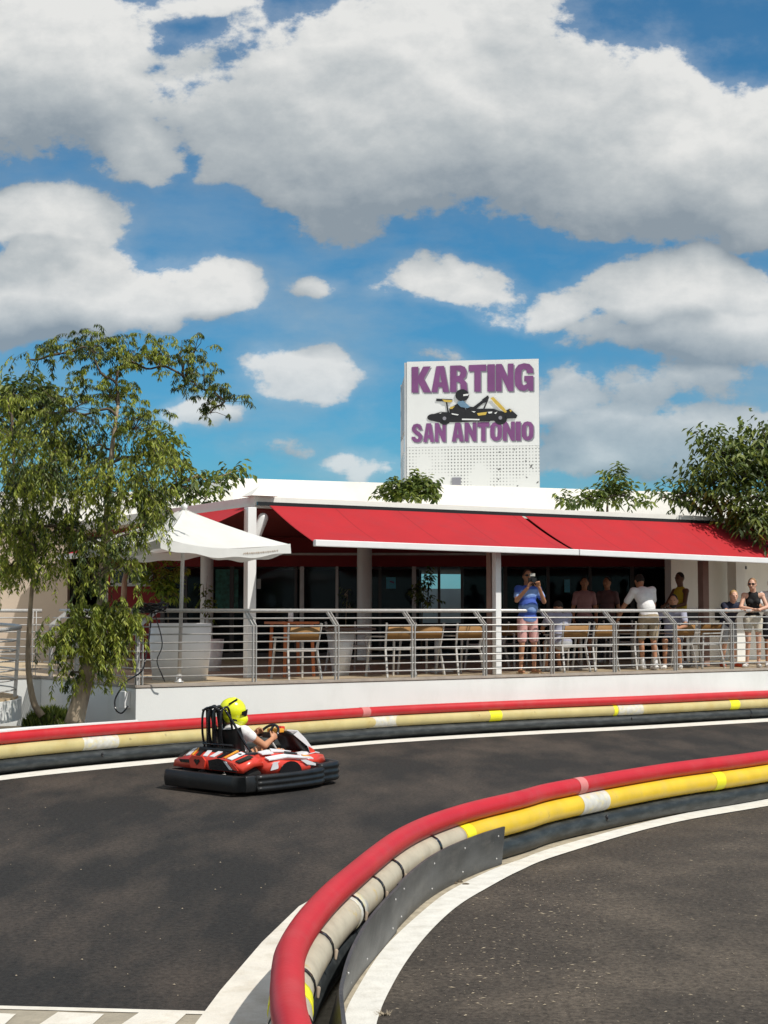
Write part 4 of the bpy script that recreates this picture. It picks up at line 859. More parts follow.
# ------------------------------------------------------------------ people
def remesh(mb, vox=.009, smooth=4):
    o = mb.build('tmp', 'skin', fix=True); m = o.modifiers.new('r', 'REMESH'); m.mode = 'VOXEL'; m.voxel_size = vox; m.use_smooth_shade = True
    s = o.modifiers.new('s', 'SMOOTH'); s.factor = .5; s.iterations = smooth
    dg = bpy.context.evaluated_depsgraph_get(); me = bpy.data.meshes.new_from_object(o.evaluated_get(dg)); bpy.data.objects.remove(o)
    me.materials.clear(); return me
def addmesh(name, me, m, parent):
    me.materials.append(M[m]); o = bpy.data.objects.new(name, me); COL.objects.link(o); o.parent = parent
    me.polygons.foreach_set('use_smooth', [True] * len(me.polygons)); return o
def rotm(f, upv):                                     # matrix: Y along f, Z close to upv
    f = f.normalized(); x = f.cross(upv).normalized(); z = x.cross(f).normalized(); return Matrix((x, f, z)).transposed()
STAND = dict(pel=(0, 0, .95), che=(0, 0, 1.30), nec=(0, 0, 1.49), hea=(0, .02, 1.645), hip=.09, sho=.185,
             sL=(-.162, 0, 1.405), sR=(.162, 0, 1.405), eL=(-.23, -.02, 1.14), eR=(.23, -.02, 1.14), wL=(-.24, .06, .89), wR=(.24, .06, .89),
             hL=(-.095, 0, .92), hR=(.095, 0, .92), kL=(-.10, .02, .50), kR=(.10, .02, .50), aL=(-.10, -.01, .085), aR=(.10, -.01, .085), tL=(-.13, .16, .03), tR=(.13, .16, .03))
def person(label, loc, face, pose=None, look=None, h=1.76, skin='skin', hair='hair_d', hairlen=0, top=('tee', 'tee_w', 'short'), bottom=('short', 'short_khaki'), shoes='shoe_w', socks=False, fem=0, glasses=False, hands=None, beard=False, belly=0, name='person', group=None, helmet=False, sleeve=.62):
    J = {k: (V(v) if isinstance(v, tuple) else v) for k, v in {**STAND, **(pose or {})}.items()}
    k = h / 1.76; face = V((face[0], face[1], 0)).normalized(); rz = math.atan2(-face.x, face.y)
    t = thing(name, label, 'person', loc, rz, group); t.scale = (k, k, k)
    up_ = (J['nec'] - J['pel']).normalized(); acr = (J['sR'] - J['sL']).normalized(); fw = up_.cross(acr).normalized()
    TM = Matrix((acr, fw, up_)).transposed()
    cw = .95 - .10 * fem
    b = MB()
    ch = J['che']; pe = J['pel']; mid = pe.lerp(ch, .5)
    def torso(b, e=0, sl=1.0):
        b.ell(ch + up_ * .02, (.165 * cw + e, .105 + e, .19 + e * .3), TM); b.ell(mid + fw * .03 * belly, (.145 * cw + e + .02 * belly, .10 + e + .05 * belly, .18), TM); b.ell(pe, (.160 + e, .115 + e, .13), TM)
        for s_ in ('L', 'R'): b.caps(ch.lerp(J['s' + s_], .35) + up_ * .04, ch.lerp(J['s' + s_], sl) + up_ * .04 * (1 - sl), .072 + e, (.056 + e) if sl == 1 else .05 + e)
        if fem: 
            for s_ in (-1, 1): b.ell(ch + fw * .085 + acr * .07 * s_, (.06 + e, .055 + e, .06))
    torso(b)
    b.caps(ch + up_ * .12, J['nec'] + up_ * .06, .062, .055)
    lk = V(look) if look else V((0, 1, 0)); lk.normalize(); HM = rotm(lk, V((0, 0, 1))); hc = J['hea'].copy()
    b.caps(J['nec'], hc - V((0, 0, .05)), .055, .058)
    b.ell(hc, (.076, .096, .112), HM); b.ell(hc + HM @ V((0, .035, -.062)), (.052, .055, .052), HM)
    b.caps(hc + HM @ V((0, .09, .01)), hc + HM @ V((0, .115, -.022)), .010, .015)            # nose
    b.ell(hc + HM @ V((0, .088, -.052)), (.024, .014, .012), HM)                               # lips
    for s_ in (-1, 1): b.ell(hc + HM @ V((.078 * s_, -.005, -.005)), (.012, .022, .032), HM); b.ell(hc + HM @ V((.03 * s_, .083, .028)), (.022, .012, .010), HM)
    for s_ in ('L', 'R'):
        S_, E_, W_ = J['s' + s_], J['e' + s_], J['w' + s_]
        b.caps(S_, E_, .052 - .008 * fem, .040); b.caps(E_, W_, .041, .027)
        hd = ((hands or {}).get(s_)); d = V(hd[0]).normalized() if hd else (W_ - E_).normalized()
        sx = 1 if s_ == 'R' else -1; nrm = V(hd[1]).normalized() if hd else V((-sx, 0, 0)); curl = hd[2] if hd else .5
        y = d; z = (nrm - y * nrm.dot(y)).normalized(); x = y.cross(z).normalized(); HMt = Matrix((x, y, z)).transposed()   # palm faces z
        tsgn = sx * (1 if not hd else (hd[3] if len(hd) > 3 else 1))
        b.ell(W_ + y * .05, (.040, .052, .017), HMt)
        for i_, (off, L_) in enumerate(((-.031, .062), (-.0105, .074), (.0105, .079), (.031, .070))):
            p = W_ + HMt @ V((off, .088, 0)); a1 = curl * .9; a2 = curl * 1.9
            q = p + HMt @ V((off * .15, math.cos(a1) * L_ * .52, math.sin(a1) * L_ * .52)); r_ = q + HMt @ V((0, math.cos(a2) * L_ * .48, math.sin(a2) * L_ * .48))
            b.caps(p - y * .02, q, .0098, .0088, 8); b.caps(q, r_, .0088, .0075, 8)
        tb = W_ + HMt @ V((.030 * tsgn, .022, .004)); tm = tb + HMt @ V((.030 * tsgn, .032, .014)); te = tm + HMt @ V((.004 * tsgn, .030, .014)); b.caps(tb, tm, .0125, .010, 8); b.caps(tm, te, .010, .008, 8)
        b.caps(J['h' + s_], J['k' + s_], .078, .050); b.caps(J['k' + s_], J['a' + s_], .050, .032); kk = J['k' + s_].lerp(J['a' + s_], .3); b.ell(kk - fw * 0 + V((0, -.015, 0)), (.045, .048, .10))
        b.caps(J['a' + s_] + V((0, -.03, -.04)), J['t' + s_], .036, .026)
    addmesh('body', remesh(b, .0075), skin, t)
    # top
    kind, mt, _ = top; b = MB(); e = .020 if not fem else .009
    torso(b, e if kind == 'tee' else .007, 1.0 if kind == 'tee' else .62)
    if kind == 'tee': b.ell(ch + up_ * .13, (.10, .08, .06), TM)
    if kind == 'tee':
        b.ell(pe + up_ * .0, (.172 + .01 * belly, .128 + .02 * belly, .14), TM)
        for s_ in ('L', 'R'):
            q = J['s' + s_].lerp(J['e' + s_], sleeve); b.caps(J['s' + s_], q, .068, .064)
    sh = addmesh('shirt', remesh(b, .011, 5), mt, t)
    # bottoms
    kb, mbt = bottom; b = MB(); b.ell(pe - up_ * .02, (.176, .132, .14), TM)
    for s_ in ('L', 'R'):
        f_ = .80 if kb == 'short' else .45 if kb == 'mini' else 1.0
        b.caps(J['h' + s_], J['h' + s_].lerp(J['k' + s_], f_), .098, .080 if kb != 'trousers' else .066)
        if kb == 'trousers': b.caps(J['k' + s_], J['k' + s_].lerp(J['a' + s_], .93), .066, .055)
    addmesh('shorts' if kb != 'trousers' else 'trousers', remesh(b, .011, 4), mbt, t)
    for s_ in ('L', 'R'):
        b = MB(); b.caps(J['a' + s_] + V((0, -.035, -.045)), J['t' + s_] + V((0, .02, -.0)), .044, .034); 
        if shoes == 'sandal': b = MB(); d_ = (J['t' + s_] - J['a' + s_]); d_.z = 0; b.bar(J['a' + s_] + V((0, -.07, -.075)), V((J['t' + s_].x, J['t' + s_].y + .05, J['t' + s_].z - .018)), .095, .022); b.bar(J['t' + s_] + V((-.045, -.03, .035)), J['t' + s_] + V((.045, -.03, .035)), .04, .012); b.build('sandal', 'sandal').parent = t; continue
        addmesh('shoe', remesh(b, .009, 2), shoes, t)
        if socks: b = MB(); b.caps(J['a' + s_] - V((0, 0, .01)), J['a' + s_].lerp(J['k' + s_], .22), .042, .042); addmesh('sock', remesh(b, .01, 2), 'tee_w', t)
    if not helmet:
        b = MB(); b.ell(hc + HM @ V((0, -.020, .022)), (.084, .093, .106), HM)
        if hairlen > 0: b.caps(hc + HM @ V((0, -.05, -.01)), hc + HM @ V((0, -.06, -.04 - hairlen)), .075, .045)
        me = remesh(b, .008, 3); bm = bmesh.new(); bm.from_mesh(me); iv = HM.inverted()
        kill = [f for f in bm.faces if (lambda q: q.y > .045 - max(0, q.z - .055) * -1.1 and q.z < .085 or (q.z < -.03 and hairlen == 0) or (q.y > .0 and q.z < .03))(iv @ (f.calc_center_median() - hc))]
        bmesh.ops.delete(bm, geom=kill, context='FACES'); bm.to_mesh(me); bm.free(); addmesh('hair', me, hair, t)
        for s_ in (-1, 1):
            e_ = MB().ell(hc + HM @ V((.030 * s_, .0905, .016)), (.011, .006, .006), HM, 10, 6); o_ = e_.build('eye', 'ink'); o_.parent = t
        o_ = MB().ell(hc + HM @ V((0, .1005, -.052)), (.020, .003, .003), HM, 10, 6).build('mouth', 'maroon'); o_.parent = t
        if glasses:
            g = MB()
            for s_ in (-1, 1): g.ell(hc + HM @ V((.033 * s_, .101, .018)), (.027, .006, .020), HM, 12, 8); g.bar(hc + HM @ V((.060 * s_, .095, .022)), hc + HM @ V((.082 * s_, .0, .016)), .006, .006)
            g.bar(hc + HM @ V((-.02, .104, .022)), hc + HM @ V((.02, .104, .022)), .006, .006); o_ = g.build('sunglasses', 'gloss_black'); o_.parent = t
        if beard: b = MB(); b.ell(hc + HM @ V((0, .036, -.085)), (.058, .060, .042), HM); addmesh('beard', remesh(b, .008, 2), hair, t)
    t['_hc'] = list(hc); return t, J, HM
def loc(px, v): return PX(px, v, DZ)
# 1 the man with the camera
camd = V((.62, -.78, 0))
man, J, HM = person('man in a blue patterned polo shirt and pink shorts photographing with a camera', loc(527, .50), (.42, -.9), dict(
    eL=(-.20, .22, 1.22), wL=(-.02, .36, 1.46), eR=(.30, .16, 1.24), wR=(.20, .36, 1.45), sL=(-.19, .03, 1.43), sR=(.19, .03, 1.43), hea=(.02, .05, 1.65), che=(0, .01, 1.30), tL=(-.15, .15, .03), tR=(.16, .14, .03), kL=(-.12, .02, .5), kR=(.12, .02, .5), aL=(-.13, -.01, .085), aR=(.13, -.01, .085)),
    look=(.35, 1, 0), h=1.74, skin='skin_t', top=('tee', 'tee_blue', 'short'), bottom=('short', 'short_pink'), shoes='sandal', belly=.8, glasses=True, hands=dict(L=((.35, .15, .9), (.6, .6, .3), .9, 1), R=((-.30, .15, .9), (-.6, .6, .3), .9, 1)))
man.rotation_euler.z = man.rotation_euler.z
def inperson(t, mb, name, m, label=None, cat=None):   # geometry given in the person's frame, made a top-level thing
    k = t.scale[0]; mw = Matrix.Translation(t.location) @ Matrix.Rotation(t.rotation_euler.z, 4, 'Z') @ Matrix.Scale(k, 4)
    mb.v = [mw @ v for v in mb.v]; o = mb.build(name, m)
    if label: tag(o, label, cat)
    return o
cm = V((.10, .345, 1.575)); mw = Matrix.Translation(man.location) @ Matrix.Rotation(man.rotation_euler.z, 4, 'Z') @ Matrix.Scale(man.scale[0], 4)
cr_ = thing('camera', 'black photo camera held up before his face by the man in blue', 'camera', mw @ cm)
def cpart(mb, name, m): mb.v = [mw @ v for v in mb.v]; return mb.build(name, m, cr_)
HMc = rotm(V((.35, 1, 0)), V((0, 0, 1)))
cpart(MB().box(cm, (.135, .06, .09), m=HMc), 'camera_body', 'black'); cpart(MB().box(cm + HMc @ V((0, 0, .058)), (.06, .05, .03), m=HMc), 'viewfinder', 'black')
cpart(MB().tube([cm + HMc @ V((0, .03, 0)), cm + HMc @ V((0, .12, 0))], .036, 16), 'lens', 'gloss_black'); cpart(MB().box(cm + HMc @ V((0, -.005, .095)), (.085, .05, .05), m=HMc), 'flash', 'silver')
# 2 crouched person on the chair, seen from behind
SIT = dict(pel=(0, 0, .52), che=(0, .10, .86), nec=(0, .17, 1.04), hea=(0, .25, 1.16), sL=(-.185, .14, .98), sR=(.185, .14, .98), eL=(-.24, .30, .76), eR=(.24, .30, .76), wL=(-.14, .50, .72), wR=(.16, .50, .72),
           hL=(-.09, .02, .50), hR=(.09, .02, .50), kL=(-.11, .44, .50), kR=(.11, .44, .50), aL=(-.11, .42, .085), aR=(.12, .36, .085), tL=(-.12, .58, .03), tR=(.14, .52, .03))
def sit(px, v, fc, lean=1.0, **k):
    return person(loc=loc(px, v), face=fc, pose={**SIT, **k.pop('pose', {})}, **k)
sit(562, .78, (-.35, .93), label='crouched person in a pale grey shirt sitting with the back to the railing', h=1.74, top=('tee', 'tee_grey', 'short'), bottom=('short', 'short_grey'), hair='hair_d', look=(0, 1, -.5), pose=dict(che=(-.02, .08, .84), hea=(.04, .24, 1.12)))
# 3 4 people deep in the shade
person('person in a dim pink t-shirt standing in the shade right of the small blue notice', loc(584, 3.6), (.1, -1), dict(), look=(.2, 1, 0), h=1.72, skin='skin_t', top=('tee', 'tee_pink', 'short'), bottom=('short', 'dark_short'))
person('person in dim clothes standing deep in the shade beside the person in pink', loc(607, 4.0), (-.5, -1), dict(), look=(.1, 1, 0), h=1.74, skin='skin_t', top=('tee', 'tee_pink2', 'short'), bottom=('trousers', 'dark_short'))
# 5 the man in white leaning on the table, from behind
person('standing man in white t-shirt and khaki shorts seen from behind leaning on a table', loc(648, .62), (-.30, .95), dict(
    che=(-.03, .10, 1.26), nec=(-.05, .20, 1.43), hea=(-.02, .30, 1.55), sL=(-.21, .15, 1.37), sR=(.15, .15, 1.39), eL=(-.33, .30, 1.10), wL=(-.36, .46, .88), eR=(.24, .26, 1.12), wR=(.2, .50, .95), aL=(-.06, .12, .085), tL=(-.08, .28, .03), kL=(-.10, .10, .50), aR=(.10, -.05, .085), tR=(.12, .12, .03)),
    look=(-.1, 1, -.35), h=1.80, skin='skin_t', top=('tee', 'tee_w', 'short'), bottom=('short', 'short_khaki'), shoes='shoe_w', socks=True, hair='hair_d', belly=.3)
# 6 the bearded seated man
sit(672, .95, (-.25, -.97), label='bearded seated man in a pale blue shirt right of the man in white', h=1.82, skin='skin_t', top=('tee', 'tee_grey', 'short'), bottom=('short', 'dark_short'), hair='hair_d', beard=True, look=(.0, 1, .0),
    pose=dict(che=(0, .02, .86), nec=(0, .06, 1.05), hea=(-.02, .11, 1.19), eR=(.32, .18, .80), wR=(.30, .34, .62), hL=(-.09, .02, .50), aL=(-.14, .30, .085), tL=(-.15, .46, .03)))
# 7 tank top
person('dark skinned person in a yellow tank top standing left of the brown post', loc(680, 2.2), (-.8, -.5), dict(eL=(-.24, .12, 1.16), wL=(-.15, .32, 1.10), eR=(.24, .12, 1.16), wR=(.15, .32, 1.10)), look=(-.2, 1, -.15), h=1.80, skin='skin_d', top=('tank', 'tee_yellow', 'none'), bottom=('short', 'dark_short'))
# 8 the boy leaning on the rail
person('blond boy in a navy t-shirt leaning his folded arms on the rail', loc(728, .86), (.30, -.95), dict(
    pel=(0, -.06, .90), che=(.05, .17, 1.16), nec=(.07, .26, 1.31), hea=(.09, .36, 1.44), sL=(-.12, .24, 1.25), sR=(.23, .22, 1.25), eL=(-.17, .42, 1.14), eR=(.30, .42, 1.14), wL=(.06, .52, 1.16), wR=(.10, .56, 1.17),
    hL=(-.09, -.06, .88), hR=(.09, -.06, .88), kL=(-.12, -.02, .48), kR=(.10, .0, .48), aL=(-.20, -.12, .085), aR=(.05, -.20, .085), tL=(-.24, .04, .03), tR=(.10, -.04, .03)),
    look=(.25, 1, -.1), h=1.62, skin='skin_p', hair='hair_b', top=('tee', 'tee_navy', 'short'), bottom=('short', 'short_grey'), shoes='shoe_o', socks=True, hands=dict(L=((.9, .2, 0), (0, .3, -1), .4, 1), R=((-.9, .1, 0), (0, .3, -1), .4, -1)))
# 9 the woman in the black top
person('blonde woman in a black sleeveless top and cream shorts with sunglasses at the rail', loc(752, .55), (-.12, -1), dict(
    pel=(0, -.02, .96), che=(.0, .05, 1.28), nec=(0, .09, 1.46), hea=(.02, .13, 1.60), sL=(-.17, .08, 1.39), sR=(.17, .08, 1.39), eL=(-.25, .18, 1.16), eR=(.25, .20, 1.16), wL=(-.05, .30, 1.10), wR=(.04, .31, 1.12), aR=(.12, -.04, .085), aL=(-.09, .04, .085), tL=(-.10, .20, .03), tR=(.2, .1, .03)),
    look=(.28, 1, -.1), h=1.70, skin='skin_p', hair='hair_l', fem=1, top=('tank', 'tee_black', 'none'), bottom=('mini', 'short_cream'), shoes='shoe_w', glasses=True, hands=dict(L=((.9, .3, 0), (0, .3, -1), .4, 1), R=((-.9, .2, 0), (0, .3, -1), .4, -1)))
# 10 at the right edge
person('person in a white t-shirt leaning on the rail at the right edge', loc(771, .62), (-.15, -1), dict(
    pel=(0, -.02, .95), che=(.0, .08, 1.27), nec=(0, .13, 1.44), hea=(.0, .18, 1.58), sL=(-.19, .11, 1.37), sR=(.19, .11, 1.37), eL=(-.27, .24, 1.14), eR=(.27, .24, 1.14), wL=(-.10, .36, 1.10), wR=(.08, .36, 1.10)),
    look=(-.1, 1, -.1), h=1.74, skin='skin_t', hair='hair_d', top=('tee', 'tee_w', 'short'), bottom=('short', 'dark_short'), hands=dict(L=((.9, .3, 0), (0, .3, -1), .4, 1), R=((-.9, .2, 0), (0, .3, -1), .4, -1)))
# a phone and a bag
# ------------------------------------------------------------------ the kart
KR = G(208, 790.0); KR = V((-1.975, 16.27, 0)); ka = R(47)
kart = thing('go_kart', 'red, white and black rental go kart driven on the track', 'go kart', KR, ka, None)
KM = Matrix.Translation(KR) @ Matrix.Rotation(ka, 4, 'Z')
def kp(mb, name, m, parent=None, bevel=0, la=None):
    mb.v = [KM @ v for v in mb.v]; o = mb.build(name, m, parent or kart, bevel)
    if la: o['label'] = la
    return o
def ribbed(path, z0, z1, dep, closed=False, ribs=3):           # bumper section with three bulging ribs, outer side to the right of the path
    pf = []; n = 12
    for i in range(n + 1):
        z = z0 + (z1 - z0) * i / n; pf.append((dep * ((.87 + .13 * abs(math.sin(math.pi * 3 * i / n))) if ribs == 3 else (.86 + .14 * math.sin(math.pi * i / n))), z))
    pf = [(0, z0)] + pf + [(0, z1)]; mb = MB(); vs = []; m = len(path); k = len(pf)
    for i, p in enumerate(path):
        a = path[max(i - 1, 0)]; b = path[min(i + 1, m - 1)]; d = (b - a).normalized(); o = V((d.y, -d.x, 0))
        for r, z in pf: vs.append(V((p.x + o.x * r, p.y + o.y * r, z)))
    fs = [tuple(range(k)), tuple((m - 1) * k + q for q in range(k))[::-1]]
    for i in range(m - 1):
        for q in range(k): fs.append((i * k + q, i * k + (q + 1) % k, (i + 1) * k + (q + 1) % k, (i + 1) * k + q))
    return mb.add(vs, fs, True)
kp(ribbed(spline([V((.22, .56, 0)), V((.08, .555, 0)), V((.06, .50, 0)), V((.06, 0, 0)), V((.06, -.50, 0)), V((.08, -.555, 0)), V((.22, -.56, 0))], 5), .045, .215, .10, ribs=1), 'rear_bumper', 'black')
for s_ in (1, -1):
    pth = spline([V((.24, s_ * .55, 0)), V((.55, s_ * .57, 0)), V((.95, s_ * .55, 0)), V((1.18, s_ * .50, 0)), V((1.28, s_ * .44, 0))], 5)
    if s_ == 1: pth = pth[::-1]
    kp(ribbed(pth, .04, .215, .125), 'side_bumper', 'black')
kp(ribbed(spline([V((1.28, -.44, 0)), V((1.42, -.43, 0)), V((1.58, -.38, 0)), V((1.68, -.22, 0)), V((1.70, 0, 0)), V((1.68, .22, 0)), V((1.58, .38, 0)), V((1.42, .43, 0)), V((1.28, .44, 0))], 5), .05, .25, .115), 'front_bumper', 'black')
kp(MB().box((.86, 0, .06), (1.5, .86, .03)), 'floor_pan', 'black', bevel=.005)
for y in (-.36, .36): kp(MB().tube([V((.15, y, .11)), V((.8, y * 1.05, .10)), V((1.55, y * .7, .11))], .02, 8), 'frame_tube', 'steel')
for x, y, r, w in ((.30, -.43, .14, .20), (.30, .43, .14, .20), (1.34, -.36, .13, .13), (1.34, .36, .13, .13)):
    wl = kp(MB().tube([V((x, y - w / 2, r)), V((x, y - w / 2 + .02, r)), V((x, y + w / 2 - .02, r)), V((x, y + w / 2, r))], [r * .88, r, r, r * .88], 24), 'wheel', 'tyre')
    kp(MB().tube([V((x, y - w / 2 - .005, r)), V((x, y + w / 2 + .005, r))], r * .5, 16), 'rim', 'steel', wl)
kp(MB().tube([V((.30, -.5, .14)), V((.30, .5, .14))], .02, 10), 'axle', 'steel')
# coloured bodywork
def shell(name, m, secs, la=None, bevel=0):             # loft of equal-length rings
    mb = MB(); n = len(secs[0]); vs = [V(p) for s in secs for p in s]; fs = [tuple(range(n))[::-1], tuple((len(secs) - 1) * n + i for i in range(n))]
    for i in range(len(secs) - 1):
        for q in range(n): fs.append((i * n + q, i * n + (q + 1) % n, (i + 1) * n + (q + 1) % n, (i + 1) * n + q))
    mb.add(vs, fs, True); return kp(mb, name, m, bevel=0, la=la)
for s_ in (-1, 1):
    def sec(x, yi, yo, zi, zo, zb): return [(x, s_ * yi, zb - .03), (x, s_ * yo, zb - .03), (x, s_ * (yo + .01), zo - .03), (x, s_ * (yo - .03), zo), (x, s_ * (yi + .08), zi), (x, s_ * yi, zi)]
    shell('side_pod', 'kred', [sec(.42, .36, .60, .40, .33, .24), sec(.60, .34, .62, .43, .36, .24), sec(.85, .33, .61, .40, .33, .22), sec(1.08, .31, .56, .34, .30, .22), sec(1.24, .28, .48, .31, .28, .22)])
    # livery: white and black flashes lying on the pod, 4 mm proud
    def flash(m, pts, lift=.006, name='livery_stripe'):
        mb = MB(); top = [V((x, s_ * y, z + lift)) for x, y, z in pts]; mb.prism(top, V((0, 0, 0)), V((0, 0, .012))); kp(mb, name, m)
    flash('kwhite', [(.45, .60, .345), (.70, .625, .365), (.98, .60, .335), (1.22, .49, .30), (1.22, .45, .315), (.95, .53, .352), (.70, .56, .388), (.45, .53, .368)])
    flash('kwhite', [(.44, .50, .40), (.58, .53, .405), (.60, .40, .43), (.46, .40, .415)])
    flash('kwhite', [(.62, .45, .415), (.9, .43, .395), (.98, .38, .39), (.66, .38, .438)])
    flash('black', [(.72, .545, .395), (.93, .52, .372), (1.02, .44, .37), (.80, .46, .405)])
    flash('korange', [(1.04, .52, .338), (1.22, .44, .32), (1.22, .41, .325), (1.05, .47, .352)])
    mb = MB(); mb.prism([V((.74 + .17 * math.cos(a_), s_ * (.628 - .004 * math.cos(a_)), .20 + .13 * math.sin(a_))) for a_ in [math.pi * k_ / 10 for k_ in range(11)]], V((0, 0, 0)), V((0, s_ * .006, 0))); kp(mb, 'wheel_arch', 'gloss_black')
    mb = MB(); mb.prism([V((.90, s_ * .612, .33)), V((1.0, s_ * .598, .325)), V((1.24, s_ * .502, .26)), V((1.24, s_ * .502, .235)), V((1.02, s_ * .592, .27))], V((0, 0, 0)), V((0, s_ * .006, 0))); kp(mb, 'livery_patch', 'kwhite')
    for x0, x1, z0, z1, m_ in ((.44, .56, .25, .335, 'kwhite'), (1.06, 1.14, .20, .245, 'black')):
        y = .632 if x0 < .9 else .60 - (x0 - .9) * .35; mb = MB(); mb.prism([V((x0, s_ * y, z0)), V((x1, s_ * (y - .015), z0 + .01)), V((x1 + .05, s_ * (y - .02), z1)), V((x0 + .04, s_ * y, z1))], V((0, 0, 0)), V((0, s_ * .006, 0))); kp(mb, 'livery_patch', m_)
# rear cover over engine and axle
shell('rear_cover', 'kred', [[(.10, y, z) for y, z in ((-.58, .24), (.58, .24), (.56, .31), (.30, .37), (-.30, .37), (-.56, .31))], [(.26, y, z) for y, z in ((-.58, .30), (.58, .30), (.55, .38), (.28, .44), (-.28, .44), (-.55, .38))], [(.40, y, z) for y, z in ((-.56, .30), (.56, .30), (.53, .38), (.26, .43), (-.26, .43), (-.53, .38))]])
for s_ in (-1, 1):
    for y0, m_ in ((.02, 'kwhite'), (.14, 'black'), (.25, 'korange'), (.31, 'kwhite'), (.44, 'black')):
        mb = MB(); w_ = .07 if m_ != 'korange' else .03
        zf = lambda y, t: (.372 + .075 * t if y < .29 else .372 + .075 * t - (y - .29) * (.16 + .05 * t)) + .006
        mb.prism([V((.11, s_ * y0, zf(y0, 0))), V((.11, s_ * (y0 + w_), zf(y0 + w_, 0))), V((.26, s_ * (y0 + w_ + .05), zf(y0 + w_ + .05, 1))), V((.26, s_ * (y0 + .05), zf(y0 + .05, 1)))], V((0, 0, 0)), V((0, 0, .008))); kp(mb, 'livery_stripe', m_)
    mb = MB(); mb.prism([V((.094, s_ * .30, .295)), V((.094, s_ * .44, .295)), V((.094, s_ * .47, .325)), V((.094, s_ * .28, .335))], V((0, 0, 0)), V((-.006, 0, 0))); kp(mb, 'air_opening', 'gloss_black')
kp(MB().box((.34, -.30, .33), (.26, .22, .20)), 'engine', 'gloss_black', bevel=.02)
mb = MB(); mb.prism([V((.085, y, z)) for y, z in ((.02, .25), (.24, .25), (.27, .34), (.22, .38), (.05, .38), (.0, .34))], V((0, 0, 0)), V((-.02, 0, 0))); kp(mb, 'rear_panel', 'kred')
mb = MB(); mb.prism([V((.062, y, z)) for y, z in ((.13, .285), (.18, .33), (.16, .35), (.13, .34), (.10, .35), (.08, .33))], V((0, 0, 0)), V((-.006, 0, 0))); kp(mb, 'air_opening', 'gloss_black')
mb = MB(); mb.prism([V((.085, y, z)) for y, z in ((-.50, .25), (-.06, .25), (-.04, .345), (-.20, .375), (-.46, .33))], V((0, 0, 0)), V((-.012, 0, 0))); kp(mb, 'rear_panel', 'gloss_black')
mb = MB(); mb.prism([V((.070, y, z)) for y, z in ((-.44, .27), (-.40, .27), (-.30, .35), (-.34, .352))], V((0, 0, 0)), V((-.006, 0, 0))); kp(mb, 'livery_patch', 'kwhite')
mb = MB(); mb.prism([V((.070, y, z)) for y, z in ((-.54, .27), (-.47, .27), (-.36, .345), (-.46, .33))], V((0, 0, 0)), V((-.006, 0, 0))); kp(mb, 'livery_patch', 'kred')
# seat and protective hoop cage
seat = MB(); prof = [(.78, .13), (.66, .115), (.52, .12), (.44, .18), (.38, .34), (.33, .56), (.30, .66)]
vs = []; nW = 8
for x, z in prof:
    for i in range(nW + 1):
        a = math.pi * i / nW; y = -.20 * math.cos(a); lift = .10 * (1 - math.sin(a)); fwd = .10 * (1 - math.sin(a)) if z > .15 else 0
        vs.append(V((x + fwd, y, z + (lift if z < .2 else lift * .3))))
vs2 = [v + V((-.02, 0, -.018)) for v in vs]; m0 = len(vs); fs = []
for i in range(len(prof) - 1):
    for j in range(nW): q = (i * 9 + j, i * 9 + j + 1, (i + 1) * 9 + j + 1, (i + 1) * 9 + j); fs += [q, tuple(k + m0 for k in q[::-1])]
kp(seat.add(vs + vs2, fs, True), 'seat', 'black')
def hoop(y, r=.014, z1=.90, w=.0): return MB().tube(spline([V((.30, y, .36)), V((.24, y, .60)), V((.24, y, z1 - .06)), V((.29, y, z1)), V((.35, y, z1 - .03)), V((.41, y, .62)), V((.50, y, .40))], 4), r, 8)
for y in (-.06, .06, .14, .25): kp(hoop(y, .013 if y > .2 or y < 0 else .019, .90 if y < .2 else .88), 'cage_hoop', 'gloss_black')
kp(MB().tube(spline([V((.24, -.06, .86)), V((.235, .08, .905)), V((.24, .25, .86))], 4), .013, 8), 'cage_bar', 'gloss_black'); kp(MB().tube([V((.25, -.24, .50)), V((.25, .25, .50))], .013, 8), 'cage_bar', 'gloss_black')
kp(MB().tube(spline([V((.29, -.06, .88)), V((.34, -.14, .74)), V((.42, -.26, .50)), V((.47, -.32, .40))], 4), .014, 8), 'cage_bar', 'gloss_black')
for y in (0.0, .105, .20): kp(MB().bar((.29, y, .40), (.27, y, .87), .05, .02, (1, 0, 0)), 'cage_strip', 'black')
kp(MB().box((.27, 0, .43), (.12, .56, .07)), 'cage_base', 'black', bevel=.015)
# steering
sc_ = V((.98, 0, .555)); sd = V((-.75, 0, .62)).normalized(); xa, ya = V((0, 1, 0)), sd.cross(V((0, 1, 0))).normalized()
sw = kp(MB().tube([sc_ + (xa * math.cos(t) + ya * math.sin(t)) * .145 for t in [2 * math.pi * i / 28 for i in range(28)]], .015, 8, closed=True), 'steering_wheel', 'gloss_black')
kp(MB().bar(sc_ - xa * .14, sc_ + xa * .14, .03, .014, sd).bar(sc_, sc_ - ya * .14, .03, .014, sd), 'spoke', 'black', sw); kp(MB().box(sc_ + sd * .01, (.05, .09, .06)), 'hub', 'black', sw)
kp(MB().tube([sc_, V((1.30, 0, .16))], .014, 8), 'steering_column', 'steel')
